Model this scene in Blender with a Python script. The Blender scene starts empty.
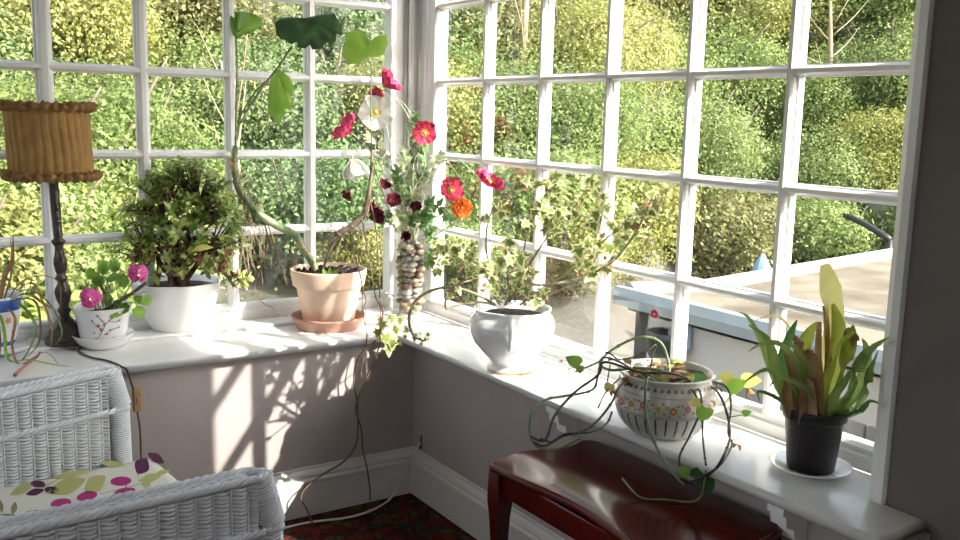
import bpy, math, random
import numpy as np
from mathutils import Vector, Matrix
random.seed(7); rng = np.random.default_rng(5)
SC = bpy.context.scene; COL = SC.collection
V = Vector
# ------------------------------------------------------------------ camera geometry (metres)
CAM = V((-1.914635, -3.41067, 1.43152)); YAW, PIT, ROL, FPX = .5832, .1615, .0241, 946.5
_f = V((math.sin(YAW)*math.cos(PIT), math.cos(YAW)*math.cos(PIT), -math.sin(PIT)))
_r = V((math.cos(YAW), -math.sin(YAW), 0)); _u = _r.cross(_f)
RT = math.cos(ROL)*_r + math.sin(ROL)*_u; UP = -math.sin(ROL)*_r + math.cos(ROL)*_u
def ray(px, py): return _f + RT*((px-480)/FPX) + UP*((270-py)/FPX)
def at(px, py, ax, v):
    d = ray(px, py); i = 'xyz'.index(ax); return CAM + d*((v-CAM[i])/d[i])
class Front:
    """measures points on an upright sheet through a real point, facing the room"""
    def __init__(s, c): s.c = V(c); s.n = V((_f.x, _f.y, 0)).normalized()
    def __call__(s, px, py, off=0.0):
        d = ray(px, py); P = CAM + d*(((s.c - CAM).dot(s.n)+off)/d.dot(s.n))
        lx = -.055+.018*math.sin(px*1.7+py*.9); ly = -.06+.018*math.sin(px*.8+py*1.9)      # plants stay on the room side of the glass
        if P.y < -2.14: lx -= .12
        if P.z > .4 and P.x > lx: P = CAM + d*((lx-CAM.x)/d.x)
        if P.z > .4 and P.y > ly: P = CAM + d*((ly-CAM.y)/d.y)
        return P
# ------------------------------------------------------------------ materials
MATS = {}
def mat(name, col, rough=.5, var=0, scale=8, metal=0, bump=0, bscale=40, spec=.5, trans=0, coat=0, objvar=0, col2=None, detail=4, sss=0):
    if name in MATS: return MATS[name]
    m = bpy.data.materials.new(name); m.use_nodes = True; nt = m.node_tree; N = nt.nodes; L = nt.links
    b = N['Principled BSDF']; out = N['Material Output']
    b.inputs['Base Color'].default_value = (*col, 1); b.inputs['Roughness'].default_value = rough
    b.inputs['Metallic'].default_value = metal; b.inputs['Specular IOR Level'].default_value = spec
    if coat: b.inputs['Coat Weight'].default_value = coat; b.inputs['Coat Roughness'].default_value = .08
    if sss: b.inputs['Subsurface Weight'].default_value = sss; b.inputs['Subsurface Scale'].default_value = .01
    src = None
    if var or col2:
        tc = N.new('ShaderNodeTexCoord'); nz = N.new('ShaderNodeTexNoise'); nz.inputs['Scale'].default_value = scale; nz.inputs['Detail'].default_value = detail
        L.new(tc.outputs['Object'], nz.inputs['Vector'])
        rp = N.new('ShaderNodeValToRGB'); L.new(nz.outputs['Fac'], rp.inputs['Fac'])
        c2 = col2 or tuple(min(1, c*(1+var)) for c in col); c1 = col if col2 else tuple(c*(1-var) for c in col)
        rp.color_ramp.elements[0].color = (*c1, 1); rp.color_ramp.elements[1].color = (*c2, 1)
        rp.color_ramp.elements[0].position = .35; rp.color_ramp.elements[1].position = .65
        src = rp.outputs['Color']
    if objvar:
        gi = N.new('ShaderNodeObjectInfo'); hs = N.new('ShaderNodeHueSaturation')
        mp = N.new('ShaderNodeMapRange'); mp.inputs['To Min'].default_value = 1-objvar; mp.inputs['To Max'].default_value = 1+objvar
        L.new(gi.outputs['Random'], mp.inputs['Value']); L.new(mp.outputs['Result'], hs.inputs['Value'])
        if src: L.new(src, hs.inputs['Color'])
        else: hs.inputs['Color'].default_value = (*col, 1)
        src = hs.outputs['Color']
    if src: L.new(src, b.inputs['Base Color'])
    if bump:
        tc2 = N.new('ShaderNodeTexCoord'); n2 = N.new('ShaderNodeTexNoise'); n2.inputs['Scale'].default_value = bscale
        L.new(tc2.outputs['Object'], n2.inputs['Vector']); bp = N.new('ShaderNodeBump'); bp.inputs['Strength'].default_value = bump
        bp.inputs['Distance'].default_value = .01; L.new(n2.outputs['Fac'], bp.inputs['Height']); L.new(bp.outputs['Normal'], b.inputs['Normal'])
    if trans:
        tr = N.new('ShaderNodeBsdfTranslucent'); mx = N.new('ShaderNodeMixShader'); mx.inputs[0].default_value = trans
        if src: L.new(src, tr.inputs['Color'])
        else: tr.inputs['Color'].default_value = (*col, 1)
        L.new(b.outputs[0], mx.inputs[1]); L.new(tr.outputs[0], mx.inputs[2]); L.new(mx.outputs[0], out.inputs['Surface'])
    MATS[name] = m; return m
def glassmat(name, refl=.06, tint=(1,1,1), rough=.0, haze=0):
    m = bpy.data.materials.new(name); m.use_nodes = True; nt = m.node_tree; N = nt.nodes; L = nt.links
    N.remove(N['Principled BSDF']); out = N['Material Output']
    t = N.new('ShaderNodeBsdfTransparent'); t.inputs[0].default_value = (*tint, 1)
    g = N.new('ShaderNodeBsdfGlossy'); g.inputs['Roughness'].default_value = rough
    lw = N.new('ShaderNodeLayerWeight'); lw.inputs['Blend'].default_value = .25
    mr = N.new('ShaderNodeMapRange'); mr.inputs['To Min'].default_value = refl*.5; mr.inputs['To Max'].default_value = min(1, refl*3.2)
    L.new(lw.outputs['Fresnel'], mr.inputs['Value'])
    mx = N.new('ShaderNodeMixShader'); L.new(mr.outputs['Result'], mx.inputs[0]); L.new(t.outputs[0], mx.inputs[1]); L.new(g.outputs[0], mx.inputs[2])
    o = mx.outputs[0]
    if haze:
        d = N.new('ShaderNodeBsdfDiffuse'); d.inputs[0].default_value = (.8,.82,.8,1); m2 = N.new('ShaderNodeMixShader')
        tc = N.new('ShaderNodeTexCoord'); nz = N.new('ShaderNodeTexNoise'); nz.inputs['Scale'].default_value = 3; nz.inputs['Detail'].default_value = 6
        L.new(tc.outputs['Object'], nz.inputs['Vector']); mm = N.new('ShaderNodeMapRange'); mm.inputs['From Min'].default_value = .4; mm.inputs['From Max'].default_value = .8
        mm.inputs['To Min'].default_value = 0; mm.inputs['To Max'].default_value = haze; L.new(nz.outputs['Fac'], mm.inputs['Value']); L.new(mm.outputs['Result'], m2.inputs[0])
        L.new(o, m2.inputs[1]); L.new(d.outputs[0], m2.inputs[2]); o = m2.outputs[0]
    L.new(o, out.inputs['Surface']); MATS[name] = m; return m
# ------------------------------------------------------------------ mesh builder
class MB:
    def __init__(s): s.v = []; s.f = []; s.m = []; s.flat = set()
    def add(s, vs, fs, mi=0, flat=False):
        o = len(s.v); s.v += [tuple(v) for v in vs]
        for f in fs:
            if flat: s.flat.add(len(s.f))
            s.f.append(tuple(i+o for i in f)); s.m.append(mi)
    def box(s, a, b, mi=0, bev=0):
        x0,y0,z0 = [min(p,q) for p,q in zip(a,b)]; x1,y1,z1 = [max(p,q) for p,q in zip(a,b)]
        if bev:
            bv = min(bev, (x1-x0)*.45, (y1-y0)*.45, (z1-z0)*.45)
            vs=[]; 
            import itertools
            idx={}
            for sx in (0,1):
                for sy in (0,1):
                    for sz in (0,1):
                        for ax in range(3):
                            p=[x1 if sx else x0, y1 if sy else y0, z1 if sz else z0]
                            sg=[sx,sy,sz]
                            for k in range(3):
                                if k!=ax: p[k]+= -bv if sg[k] else bv
                            idx[(sx,sy,sz,ax)]=len(vs); vs.append(p)
            fs=[]
            for ax in range(3):
                o1,o2=[k for k in range(3) if k!=ax]
                for sg in (0,1):
                    c=[]
                    for a_,b_ in ((0,0),(1,0),(1,1),(0,1)):
                        t=[0,0,0]; t[ax]=sg; t[o1]=a_; t[o2]=b_; c.append(idx[(*t,ax)])
                    fs.append(c)
                    # edges along axis ax
                for a_ in (0,1):
                    for b_ in (0,1):
                        def g(e,axx):
                            t=[0,0,0]; t[ax]=e; t[o1]=a_; t[o2]=b_; return idx[(*t,axx)]
                        fs.append([g(0,o1),g(1,o1),g(1,o2),g(0,o2)])
            for sx in (0,1):
                for sy in (0,1):
                    for sz in (0,1): fs.append([idx[(sx,sy,sz,k)] for k in range(3)])
            s.add(vs, fs, mi, True); return
        s.add([(x0,y0,z0),(x1,y0,z0),(x1,y1,z0),(x0,y1,z0),(x0,y0,z1),(x1,y0,z1),(x1,y1,z1),(x0,y1,z1)],
              [(0,3,2,1),(4,5,6,7),(0,1,5,4),(1,2,6,5),(2,3,7,6),(3,0,4,7)], mi, True)
    def prism(s, prof, a, b, ax1, ax2, mi=0, flat=True):
        """profile [(u,w)] swept from a to b; u along ax1, w along ax2"""
        a=V(a); b=V(b); ax1=V(ax1); ax2=V(ax2); n=len(prof)
        vs=[a+ax1*u+ax2*w for u,w in prof]+[b+ax1*u+ax2*w for u,w in prof]
        s.add(vs, [(i,(i+1)%n,n+(i+1)%n,n+i) for i in range(n)]+[tuple(range(n))[::-1], tuple(range(n,2*n))], mi, flat)
    def tube(s, pts, r, segs=8, mi=0, smooth=3, caps=True):
        pts=[V(p) for p in pts]
        if not isinstance(r,(list,tuple)): r=[r]*len(pts)
        if smooth>1 and len(pts)>2:
            P=[];R=[]
            for i in range(len(pts)-1):
                p0=pts[max(i-1,0)];p1=pts[i];p2=pts[i+1];p3=pts[min(i+2,len(pts)-1)]
                for k in range(smooth):
                    t=k/smooth
                    P.append(.5*((2*p1)+(p2-p0)*t+(2*p0-5*p1+4*p2-p3)*t*t+(3*p1-p0-3*p2+p3)*t**3)); R.append(r[i]*(1-t)+r[i+1]*t)
            P.append(pts[-1]); R.append(r[-1]); pts,r=P,R
        n=len(pts); vs=[]; 
        t0=(pts[1]-pts[0]).normalized(); nrm=t0.orthogonal().normalized()
        for i in range(n):
            t=(pts[min(i+1,n-1)]-pts[max(i-1,0)])
            if t.length<1e-9: t=t0
            t=t.normalized(); nrm=nrm-t*nrm.dot(t)
            nrm=nrm.normalized() if nrm.length>1e-6 else t.orthogonal().normalized(); bn=t.cross(nrm)
            for k in range(segs):
                a=2*math.pi*k/segs; vs.append(pts[i]+(nrm*math.cos(a)+bn*math.sin(a))*r[i])
        fs=[(i*segs+k,i*segs+(k+1)%segs,(i+1)*segs+(k+1)%segs,(i+1)*segs+k) for i in range(n-1) for k in range(segs)]
        if caps: fs+= [tuple(range(segs))[::-1], tuple(range((n-1)*segs,n*segs))]
        s.add(vs,fs,mi); return pts
    def lathe(s, prof, c, segs=40, mi=0, rad=None, axis=None, lean=(0,0), close=False):
        c=V(c); n=len(prof); vs=[]
        for i,(r,z) in enumerate(prof):
            for k in range(segs):
                a=2*math.pi*k/segs; rr=r*(rad(a,z,i) if rad else 1)
                vs.append(c+V((rr*math.cos(a)+lean[0]*z, rr*math.sin(a)+lean[1]*z, z)))
        fs=[(i*segs+k,i*segs+(k+1)%segs,(i+1)*segs+(k+1)%segs,(i+1)*segs+k) for i in range(n-1) for k in range(segs)]
        if prof[0][0]>1e-5: fs.append(tuple(range(segs))[::-1])
        if close: fs.append(tuple(range((n-1)*segs,n*segs)))
        s.add(vs,fs,mi)
    def blade(s, p, d, n, L, W, mi=0, rows=5, droop=0, fold=.15, shape=None, twist=0):
        """leaf with mid rib: from p along d, surface normal n"""
        p=V(p); d=V(d).normalized(); n=V(n); n=(n-d*n.dot(d)); n=n.normalized() if n.length>1e-5 else d.orthogonal().normalized()
        shape=shape or (lambda t: math.sin(math.pi*min(1,t**.8))**.8 if 0<t<1 else 0.0)
        vs=[]; fs=[]; pos=p.copy(); step=L/rows
        for i in range(rows+1):
            t=i/rows; sd=d.cross(n); w=max(shape(t),.03)*W/2
            vs+= [pos-sd*w+n*fold*w, pos, pos+sd*w+n*fold*w]
            if i<rows:
                ang=droop/rows; d2=(d*math.cos(ang)-n*math.sin(ang)); n=(n*math.cos(ang)+d*math.sin(ang)); d=d2
                if twist:
                    n=Matrix.Rotation(twist/rows,3,d)@n
                pos=pos+d*step
        for i in range(rows):
            a=i*3; fs+= [(a,a+1,a+4,a+3),(a+1,a+2,a+5,a+4)]
        s.add(vs,fs,mi); return pos
    def fan(s, p, n, up, outline, mi=0, cup=0):
        """flat lobed leaf: outline [(x,y)] around p (p is its petiole end)"""
        p=V(p); n=V(n).normalized(); up=V(up); up=(up-n*up.dot(n)).normalized(); sd=up.cross(n)
        vs=[p]+[p+sd*x+up*y+n*(cup*(x*x+y*y)) for x,y in outline]; k=len(outline)
        s.add(vs,[(0,i+1,(i+1)%k+1) for i in range(k)],mi)
    def blob(s, c, r, mi=0, segs=8, rings=5, noise=0, rot=None):
        c=V(c); r=V(r) if not isinstance(r,(int,float)) else V((r,r,r)); vs=[]
        ph=random.random()*9
        for i in range(rings+1):
            th=math.pi*i/rings
            for k in range(segs):
                a=2*math.pi*k/segs; w=1+noise*math.sin(3*a+ph+th*2)
                q=V((r.x*math.sin(th)*math.cos(a)*w, r.y*math.sin(th)*math.sin(a)*w, r.z*math.cos(th)*w))
                if rot: q=rot@q
                vs.append(c+q)
        s.add(vs,[(i*segs+k,i*segs+(k+1)%segs,(i+1)*segs+(k+1)%segs,(i+1)*segs+k) for i in range(rings) for k in range(segs)],mi)
    def build(s, name, mats, parent=None, local=False, smooth=True):
        off=V((0,0,0)); p=parent
        if not local:
            while p is not None: off+=p.location; p=p.parent
        me=bpy.data.meshes.new(name)
        me.from_pydata([(v[0]-off.x,v[1]-off.y,v[2]-off.z) for v in s.v],[],s.f)
        if not isinstance(mats,(list,tuple)): mats=[mats]
        for m in mats: me.materials.append(m)
        me.polygons.foreach_set('material_index', s.m)
        if smooth: me.polygons.foreach_set('use_smooth',[i not in s.flat for i in range(len(s.f))])
        me.validate(); me.update(); o=bpy.data.objects.new(name,me); COL.objects.link(o)
        if parent: o.parent=parent
        return o
def empty(name, loc, label=None, cat=None, group=None, kind=None, rz=0):
    o=bpy.data.objects.new(name,None); COL.objects.link(o); o.location=loc; o.rotation_euler=(0,0,rz); o.empty_display_size=.05
    return tag(o,label,cat,group,kind)
def tag(o,label=None,cat=None,group=None,kind=None):
    if label: o['label']=label
    if cat: o['category']=cat
    if group: o['group']=group
    if kind: o['kind']=kind
    return o
def struct(name, mb, m, parent=None, smooth=True):
    o=mb.build(name,m,parent,smooth=smooth)
    if parent is None: o['kind']='structure'
    return o
def rnd(a,b): return random.uniform(a,b)
def rdir(): 
    v=V((random.gauss(0,1),random.gauss(0,1),random.gauss(0,1))); return v.normalized()
# ------------------------------------------------------------------ key dimensions
SILL=.637; AW=-.385; BW=-.205; AF=-.43; BF=-.305; RW=-.13
B2=1.270; DZ=.2875; BARS=[B2+DZ*2,B2+DZ,B2,B2-DZ]; HEAD=B2+DZ*3
# ------------------------------------------------------------------ base materials
white=mat('white_gloss_paint',(.80,.80,.785),.28,var=.04,scale=5,bump=.05,bscale=30)
sillm=mat('sill_paint',(.86,.86,.84),.2,var=.03,scale=4,bump=.04,bscale=12)
skirtm=mat('skirting_paint',(.66,.65,.63),.35,var=.05,scale=6)
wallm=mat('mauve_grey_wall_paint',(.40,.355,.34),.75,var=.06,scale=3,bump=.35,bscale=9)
wallr=mat('shaded_wall_paint',(.15,.128,.116),.7,var=.08,scale=4,bump=.4,bscale=7)  # darker copy of the wall paint, shade at the right put into colour
ceilm=mat('ceiling_paint',(.75,.74,.72),.8,var=.03)
pane=glassmat('old_window_glass',.03,(.97,.98,.97),haze=.06)
soil=mat('potting_soil',(.035,.022,.015),.95,var=.5,scale=60,bump=1,bscale=120)
china=mat('white_glazed_china',(.80,.80,.79),.12,coat=.6)
# ================================================================== THE ROOM
def carpet():
    m=bpy.data.materials.new('patterned_red_carpet'); m.use_nodes=True; nt=m.node_tree; N=nt.nodes; L=nt.links; b=N['Principled BSDF']; b.inputs['Roughness'].default_value=.95
    b.inputs['Specular IOR Level'].default_value=.1
    tc=N.new('ShaderNodeTexCoord'); mp=N.new('ShaderNodeMapping'); L.new(tc.outputs['Object'],mp.inputs[0]); nz=N.new('ShaderNodeTexNoise'); nz.inputs['Scale'].default_value=14; L.new(mp.outputs[0],nz.inputs['Vector'])
    vd=N.new('ShaderNodeVectorMath'); vd.operation='MULTIPLY_ADD'; vd.inputs[1].default_value=(.05,.05,0); L.new(nz.outputs['Color'],vd.inputs[0]); L.new(mp.outputs[0],vd.inputs[2])
    v=N.new('ShaderNodeTexVoronoi'); v.inputs['Scale'].default_value=26; L.new(vd.outputs[0],v.inputs['Vector'])
    r=N.new('ShaderNodeValToRGB'); r.color_ramp.interpolation='CONSTANT'; L.new(v.outputs['Color'],r.inputs['Fac'])
    cs=[(0,(.10,.014,.011)),(.3,(.05,.015,.014)),(.45,(.075,.055,.022)),(.58,(.12,.022,.015)),(.75,(.03,.045,.03)),(.86,(.09,.045,.02))]
    e=r.color_ramp.elements; e[0].position=0; e[0].color=(*cs[0][1],1); e[1].position=cs[1][0]; e[1].color=(*cs[1][1],1)
    for p,c in cs[2:]: x=e.new(p); x.color=(*c,1)
    v2=N.new('ShaderNodeTexVoronoi'); v2.feature='DISTANCE_TO_EDGE'; v2.inputs['Scale'].default_value=26; L.new(vd.outputs[0],v2.inputs['Vector'])
    lt=N.new('ShaderNodeMath'); lt.operation='LESS_THAN'; lt.inputs[1].default_value=.06; L.new(v2.outputs['Distance'],lt.inputs[0])
    mx=N.new('ShaderNodeMix'); mx.data_type='RGBA'; L.new(lt.outputs[0],mx.inputs[0]); L.new(r.outputs['Color'],mx.inputs[6]); mx.inputs[7].default_value=(.03,.012,.012,1)
    L.new(mx.outputs[2],b.inputs['Base Color'])
    bp=N.new('ShaderNodeBump'); n2=N.new('ShaderNodeTexNoise'); n2.inputs['Scale'].default_value=300; L.new(tc.outputs['Object'],n2.inputs['Vector']); L.new(n2.outputs['Fac'],bp.inputs['Height']); bp.inputs['Distance'].default_value=.004
    L.new(bp.outputs['Normal'],b.inputs['Normal']); return m
X0,Y0,CH=-3.6,-5.2,2.45
b=MB(); b.box((X0-.15,Y0-.15,-.1),(.12,.12,0)); struct('floor',b,carpet())
b=MB(); b.box((X0-.15,Y0-.15,CH),(.14,.14,CH+.12)); struct('ceiling',b,ceilm)
# back wall (below and above the far window)
b=MB(); b.box((X0-.15,AW,0),(BW,.10,SILL-.026)); b.box((X0-.15,-.12,HEAD+.07),(.12,.12,CH)); b.box((X0-.15,-.12,SILL),(-3.32,.12,HEAD+.07)); struct('wall_back',b,wallm)
b=MB(); b.box((BW,-2.40,0),(.10,.10,SILL-.026)); struct('wall_right',b,wallm)
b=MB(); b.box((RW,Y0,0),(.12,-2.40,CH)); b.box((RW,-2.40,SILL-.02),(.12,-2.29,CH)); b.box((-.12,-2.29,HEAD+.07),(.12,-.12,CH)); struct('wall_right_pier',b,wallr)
b=MB(); b.box((X0-.15,Y0-.15,0),(.12,Y0,.5)); b.box((X0-.15,Y0-.15,2.15),(.12,Y0,CH)); b.box((X0-.15,Y0-.15,.5),(-3.3,Y0,2.15)); b.box((-2.65,Y0-.15,.5),(.12,Y0,2.15)); struct('wall_front',b,wallm)  # unseen opening added here to let fill light reach the chair
b=MB(); b.box((X0-.15,Y0,0),(X0,.1,.5)); b.box((X0-.15,Y0,2.2),(X0,.1,CH)); b.box((X0-.15,Y0,.5),(X0,-2.6,2.2)); b.box((X0-.15,-.6,.5),(X0,.1,2.2)); struct('wall_left',b,wallm)  # opening out of view, added to bring in daylight from the left
# sills
def sill(name,poly,z,th):
    b=MB(); n=len(poly)
    # bevelled slab: rings at heights, insets
    cx=sum(p[0] for p in poly)/n; 
    def inset(d):
        out=[]
        for i in range(n):
            p0=V(poly[i-1]);p1=V(poly[i]);p2=V(poly[(i+1)%n])
            e1=(p1-p0).normalized();e2=(p2-p1).normalized(); n1=V((-e1.y,e1.x));n2=V((-e2.y,e2.x)); m=(n1+n2); m=m/m.dot(n1) if abs(m.dot(n1))>.1 else n1
            out.append(p1+m*d)
        return out
    rings=[(0.006,-th),(0.0015,-th*.8),(0,-th*.5),(.0015,-th*.22),(.005,-th*.06),(.011,0)]
    vs=[]
    for d,dz in rings: vs+=[(q.x,q.y,z+dz) for q in inset(d)]
    R=len(rings); fs=[(i*n+k,i*n+(k+1)%n,(i+1)*n+(k+1)%n,(i+1)*n+k) for i in range(R-1) for k in range(n)]
    fs+=[tuple(range(n))[::-1],tuple(range((R-1)*n,R*n))]
    b.add(vs,fs); o=b.build(name,sillm); o['kind']='structure'; return o
sill('trim_1',[(X0+.005,AF),(BF,AF),(BF,-2.392),(RW+.002,-2.392),(RW+.002,-2.285),(-.003,-2.235),(-.003,-.003),(X0+.005,-.003)],SILL,.025)
b=MB(); b.box((X0+.01,-.115,SILL),(-.12,-.004,SILL+.013),bev=.005); struct('trim_2',b,sillm)
# sill brackets under the right hand sill
for i,yb in enumerate((-1.335,-2.14)):
    b=MB(); prof=[(0,0),(.085,0),(.085,-.02),(.075,-.024),(.07,-.05),(.045,-.06),(.04,-.085),(.012,-.10),(0,-.10)]
    b.prism(prof,(BW,yb-.022,SILL-.026),(BW,yb+.022,SILL-.026),(-1,0,0),(0,0,1)); struct('trim_%d'%(3+i),b,white)
# skirting boards with ogee top
sk=[(0,0),(.020,0),(.020,.120),(.024,.124),(.024,.132),(.016,.140),(.018,.148),(.014,.158),(.006,.168),(.006,.176),(0,.178)]
b=MB(); b.prism(sk,(X0,AW,0),(BW,AW,0),(0,-1,0),(0,0,1)); struct('baseboard_back',b,skirtm)
b=MB(); b.prism(sk,(BW,AW,0),(BW,-2.40,0),(-1,0,0),(0,0,1)); struct('baseboard_right',b,skirtm)
# jamb lining at the right end of the right window
b=MB(); b.prism([(0.0,-2.212),(.03,-2.212),(.03,-2.30),(RW-.004,-2.297),(RW-.012,-2.293),(RW-.014,-2.276),(RW-.006,-2.260)],(0,0,SILL),(0,0,HEAD+.07),(1,0,0),(0,1,0)); struct('trim_5',b,white)
# ---- windows
def munt(b, a, c, wdir, ddir, w, d):
    """moulded glazing bar: narrow front, shoulders, full width at the glass"""
    h=w/2; b.prism([(-h,d),(-h,d*.45),(-h*.78,d*.38),(-h*.62,d*.16),(-h*.34,0),(h*.34,0),(h*.62,d*.16),(h*.78,d*.38),(h,d*.45),(h,d)],a,c,wdir,ddir)
def window(name, loc, along, out, ms, x_lo, x_hi, zb, ws, st_lo, st_hi, hw):
    along=V(along); out=V(out); root=empty(name,loc,kind='structure'); o=V(loc)
    P=lambda s,z,d=0: V((0,0,0))+along*s+out*d+V((0,0,z))
    b=MB(); zt=HEAD
    # frame: bottom rail stepped, head, stiles
    b.prism([(0,SILL),(0,zb-.024),(.008,zb-.020),(.008,zb-.008),(.018,zb),(.05,zb),(.05,SILL)],P(x_lo,0,-.004),P(x_hi,0,-.004),out,(0,0,1))
    b.prism([(0,zt),(.05,zt),(.05,zt+.07),(0,zt+.07)],P(x_lo,0,-.004),P(x_hi,0,-.004),out,(0,0,1))
    for s0,s1 in ((x_lo,st_lo),(st_hi,x_hi)):
        lo,hi=min(s0,s1),max(s0,s1)
        b.prism([(lo,.05),(lo,.0),(lo+.004,-.006),(hi-.004,-.006),(hi,.0),(hi,.05)],P(0,zb-.01),P(0,zt),along,out)
    b.build('frame',white,root)
    for i,(s,w) in enumerate(zip(ms,ws)):
        b=MB(); munt(b,P(s,zb-.004),P(s,zt),along,out,w,.04); b.build('mullion',white,root)
    for z in BARS:
        b=MB(); munt(b,P(st_lo,z,.002),P(st_hi,z,.002),(0,0,1),out,hw,.036); b.build('glazing_bar',white,root)
    b=MB(); b.add([P(st_lo-.005,zb-.01,.026),P(st_hi+.005,zb-.01,.026),P(st_hi+.005,zt+.01,.026),P(st_lo-.005,zt+.01,.026)],[(0,1,2,3)]); b.build('glass',pane,root)
    return root
msA=[-.448-.3105*k for k in range(10)]
window('window_1',(-1.6,.01,SILL),(1,0,0),(0,1,0),msA,-3.32,-.03,.708,[.040,.038,.044,.054]+[.044]*6,-3.28,-.115,.032)
msB=[-.500-.3383*k for k in range(5)]
window('window_2',(.01,-1.2,SILL),(0,1,0),(1,0,0),msB,-2.23,-.03,.695,[.034]*5,-2.205,-.165,.030)
# corner post with beads between the two windows
b=MB(); b.box((-.035,-.035,SILL),(.08,.08,HEAD+.07),bev=.004)
for (x,y,r) in ((-.040,-.040,.012),(-.046,-.005,.007),(-.005,-.046,.007),(-.035,-.075,.0) ,):
    if r: b.tube([(x,y,SILL+.001),(x,y,HEAD+.07)],r,10,smooth=1)
struct('trim_6',b,white)
b=MB()
for y in (-.055,-.085,-.120): b.tube([(.000,y,SILL+.001),(.000,y,HEAD+.07)],.008,8,smooth=1)
for x in (-.06,): b.tube([(x,.000,SILL+.014),(x,.000,HEAD+.07)],.006,8,smooth=1)
struct('trim_7',b,white)
# cable and the hole it comes out of
b=MB(); h=at(421,440,'x',BW-.002); 
b.fan(h,(-1,0,0),(0,0,1),[(.004,.022),(.008,.012),(.006,-.004),(.009,-.02),(.0,-.024),(-.005,-.012),(-.003,.004),(-.006,.014)],0)
root=empty('cable_outlet',(BW,h.y,h.z-.03),'small ragged dark hole with a cable clip low on the wall by the corner','outlet')
b.build('hole',mat('hole_shade',(.02,.018,.018),.9),root)  # flat dark patch, the shade inside the hole put into its colour
b=MB(); b.box((BW-.008,h.y-.009,h.z-.034),(BW,h.y+.009,h.z-.018),bev=.002); b.build('clip',mat('brown_plastic',(.08,.05,.04),.4),root)
b=MB(); pts=[h+V((-.004,0,-.01)),h+V((-.02,.0,-.035))]+[at(415,456,'x',BW-.036),at(404,476,'x',BW-.05)]+[at(390,499,'z',.005),at(370,511,'z',.004),at(345,518,'z',.004),at(312,522,'z',.004),at(285,528,'z',.004),at(262,534,'z',.004),at(225,545,'z',.004)]
b.tube(pts,.0042,8,smooth=5); tag(b.build('cable',mat('white_cable_sheath',(.72,.70,.67),.4)),'white cable running from the corner hole along the edge of the carpet','cable')
# ================================================================== TABLE
wood=mat('polished_mahogany',(.055,.005,.003),.13,col2=(.11,.010,.005),scale=3,coat=.1,spec=.25)
root=empty('side_table',(-.41,-1.80,0),'glossy dark red mahogany side table with shaped edge below the right sill','table')
def outline(inset=0):
    x0,x1,y0,y1=-.60+inset,-.235-inset,-2.14+inset,-1.455-inset; r=.035; pts=[]
    def arc(cx,cy,a0,a1):
        for k in range(7): a=math.radians(a0+(a1-a0)*k/6); pts.append((cx+r*math.cos(a),cy+r*math.sin(a)))
    arc(x1-r,y1-r,0,90)
    n=10
    for k in range(1,n):                               # bowed short end
        t=k/n; x=(x1-r)*(1-t)+(x0+r)*t; pts.append((x, y1-.030*math.sin(2*math.pi*t+.2)*.5-.004))
    arc(x0+r,y1-r,90,180)
    n=16
    for k in range(1,n): t=k/n; pts.append((x0-.0+.030*math.sin(math.pi*t)*math.sin(math.pi*t), (y1-r)*(1-t)+(y0+r)*t))
    arc(x0+r,y0+r,180,270)
    for k in range(1,10): t=k/10; pts.append(((x0+r)*(1-t)+(x1-r)*t, y0+.015*math.sin(2*math.pi*t)))
    arc(x1-r,y0+r,270,360); return pts
TZ=.545
b=MB(); rings=[(.014,TZ-.022),(.004,TZ-.020),(0,TZ-.013),(.001,TZ-.005),(.006,TZ-.0005),(.010,TZ)]; vs=[];n=len(outline())
cx,cy=-.4175,-1.7975
base=outline()
for d,z in rings:
    for (x,y) in base:
        vs.append((x-(1 if x>cx else -1)*d*min(1,abs(x-cx)/.12), y-(1 if y>cy else -1)*d*min(1,abs(y-cy)/.2), z))
fs=[(i*n+k,i*n+(k+1)%n,(i+1)*n+(k+1)%n,(i+1)*n+k) for i in range(len(rings)-1) for k in range(n)]+[tuple(range(n))[::-1],tuple(range((len(rings)-1)*n,len(rings)*n))]
b.add(vs,fs); b.build('table_top',wood,root)
b=MB()
for (a,c) in (((-.575,-2.10,.46),(-.560,-1.49,TZ-.022)),((-.275,-2.10,.46),(-.260,-1.49,TZ-.022)),((-.57,-1.495,.46),(-.27,-1.48,TZ-.022)),((-.57,-2.115,.46),(-.27,-2.10,TZ-.022))): b.box(a,c,bev=.003)
b.build('apron',wood,root)
for sx in (-.568,-.267):
    for sy in (-1.490,-2.105):
        b=MB(); dx=-1 if sx<-.4 else 1; dy=1 if sy>-1.8 else -1; vs=[]; prof=[(0,.017,.0),(.03,.015,.004),(.12,.0115,.0),(.30,.0155,-.001),(.40,.020,.0),(.44,.024,0),(TZ-.022,.022,0)]
        for z,w,o in prof:
            for (a,c) in ((-1,-1),(1,-1),(1,1),(-1,1)): vs.append((sx+a*w+dx*o,sy+c*w+dy*o,z))
        b.add(vs,[(i*4+k,i*4+(k+1)%4,(i+1)*4+(k+1)%4,(i+1)*4+k) for i in range(len(prof)-1) for k in range(4)]+[(3,2,1,0),tuple(range(len(prof)*4-4,len(prof)*4))],0,True)
        b.build('leg',wood,root)
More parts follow.
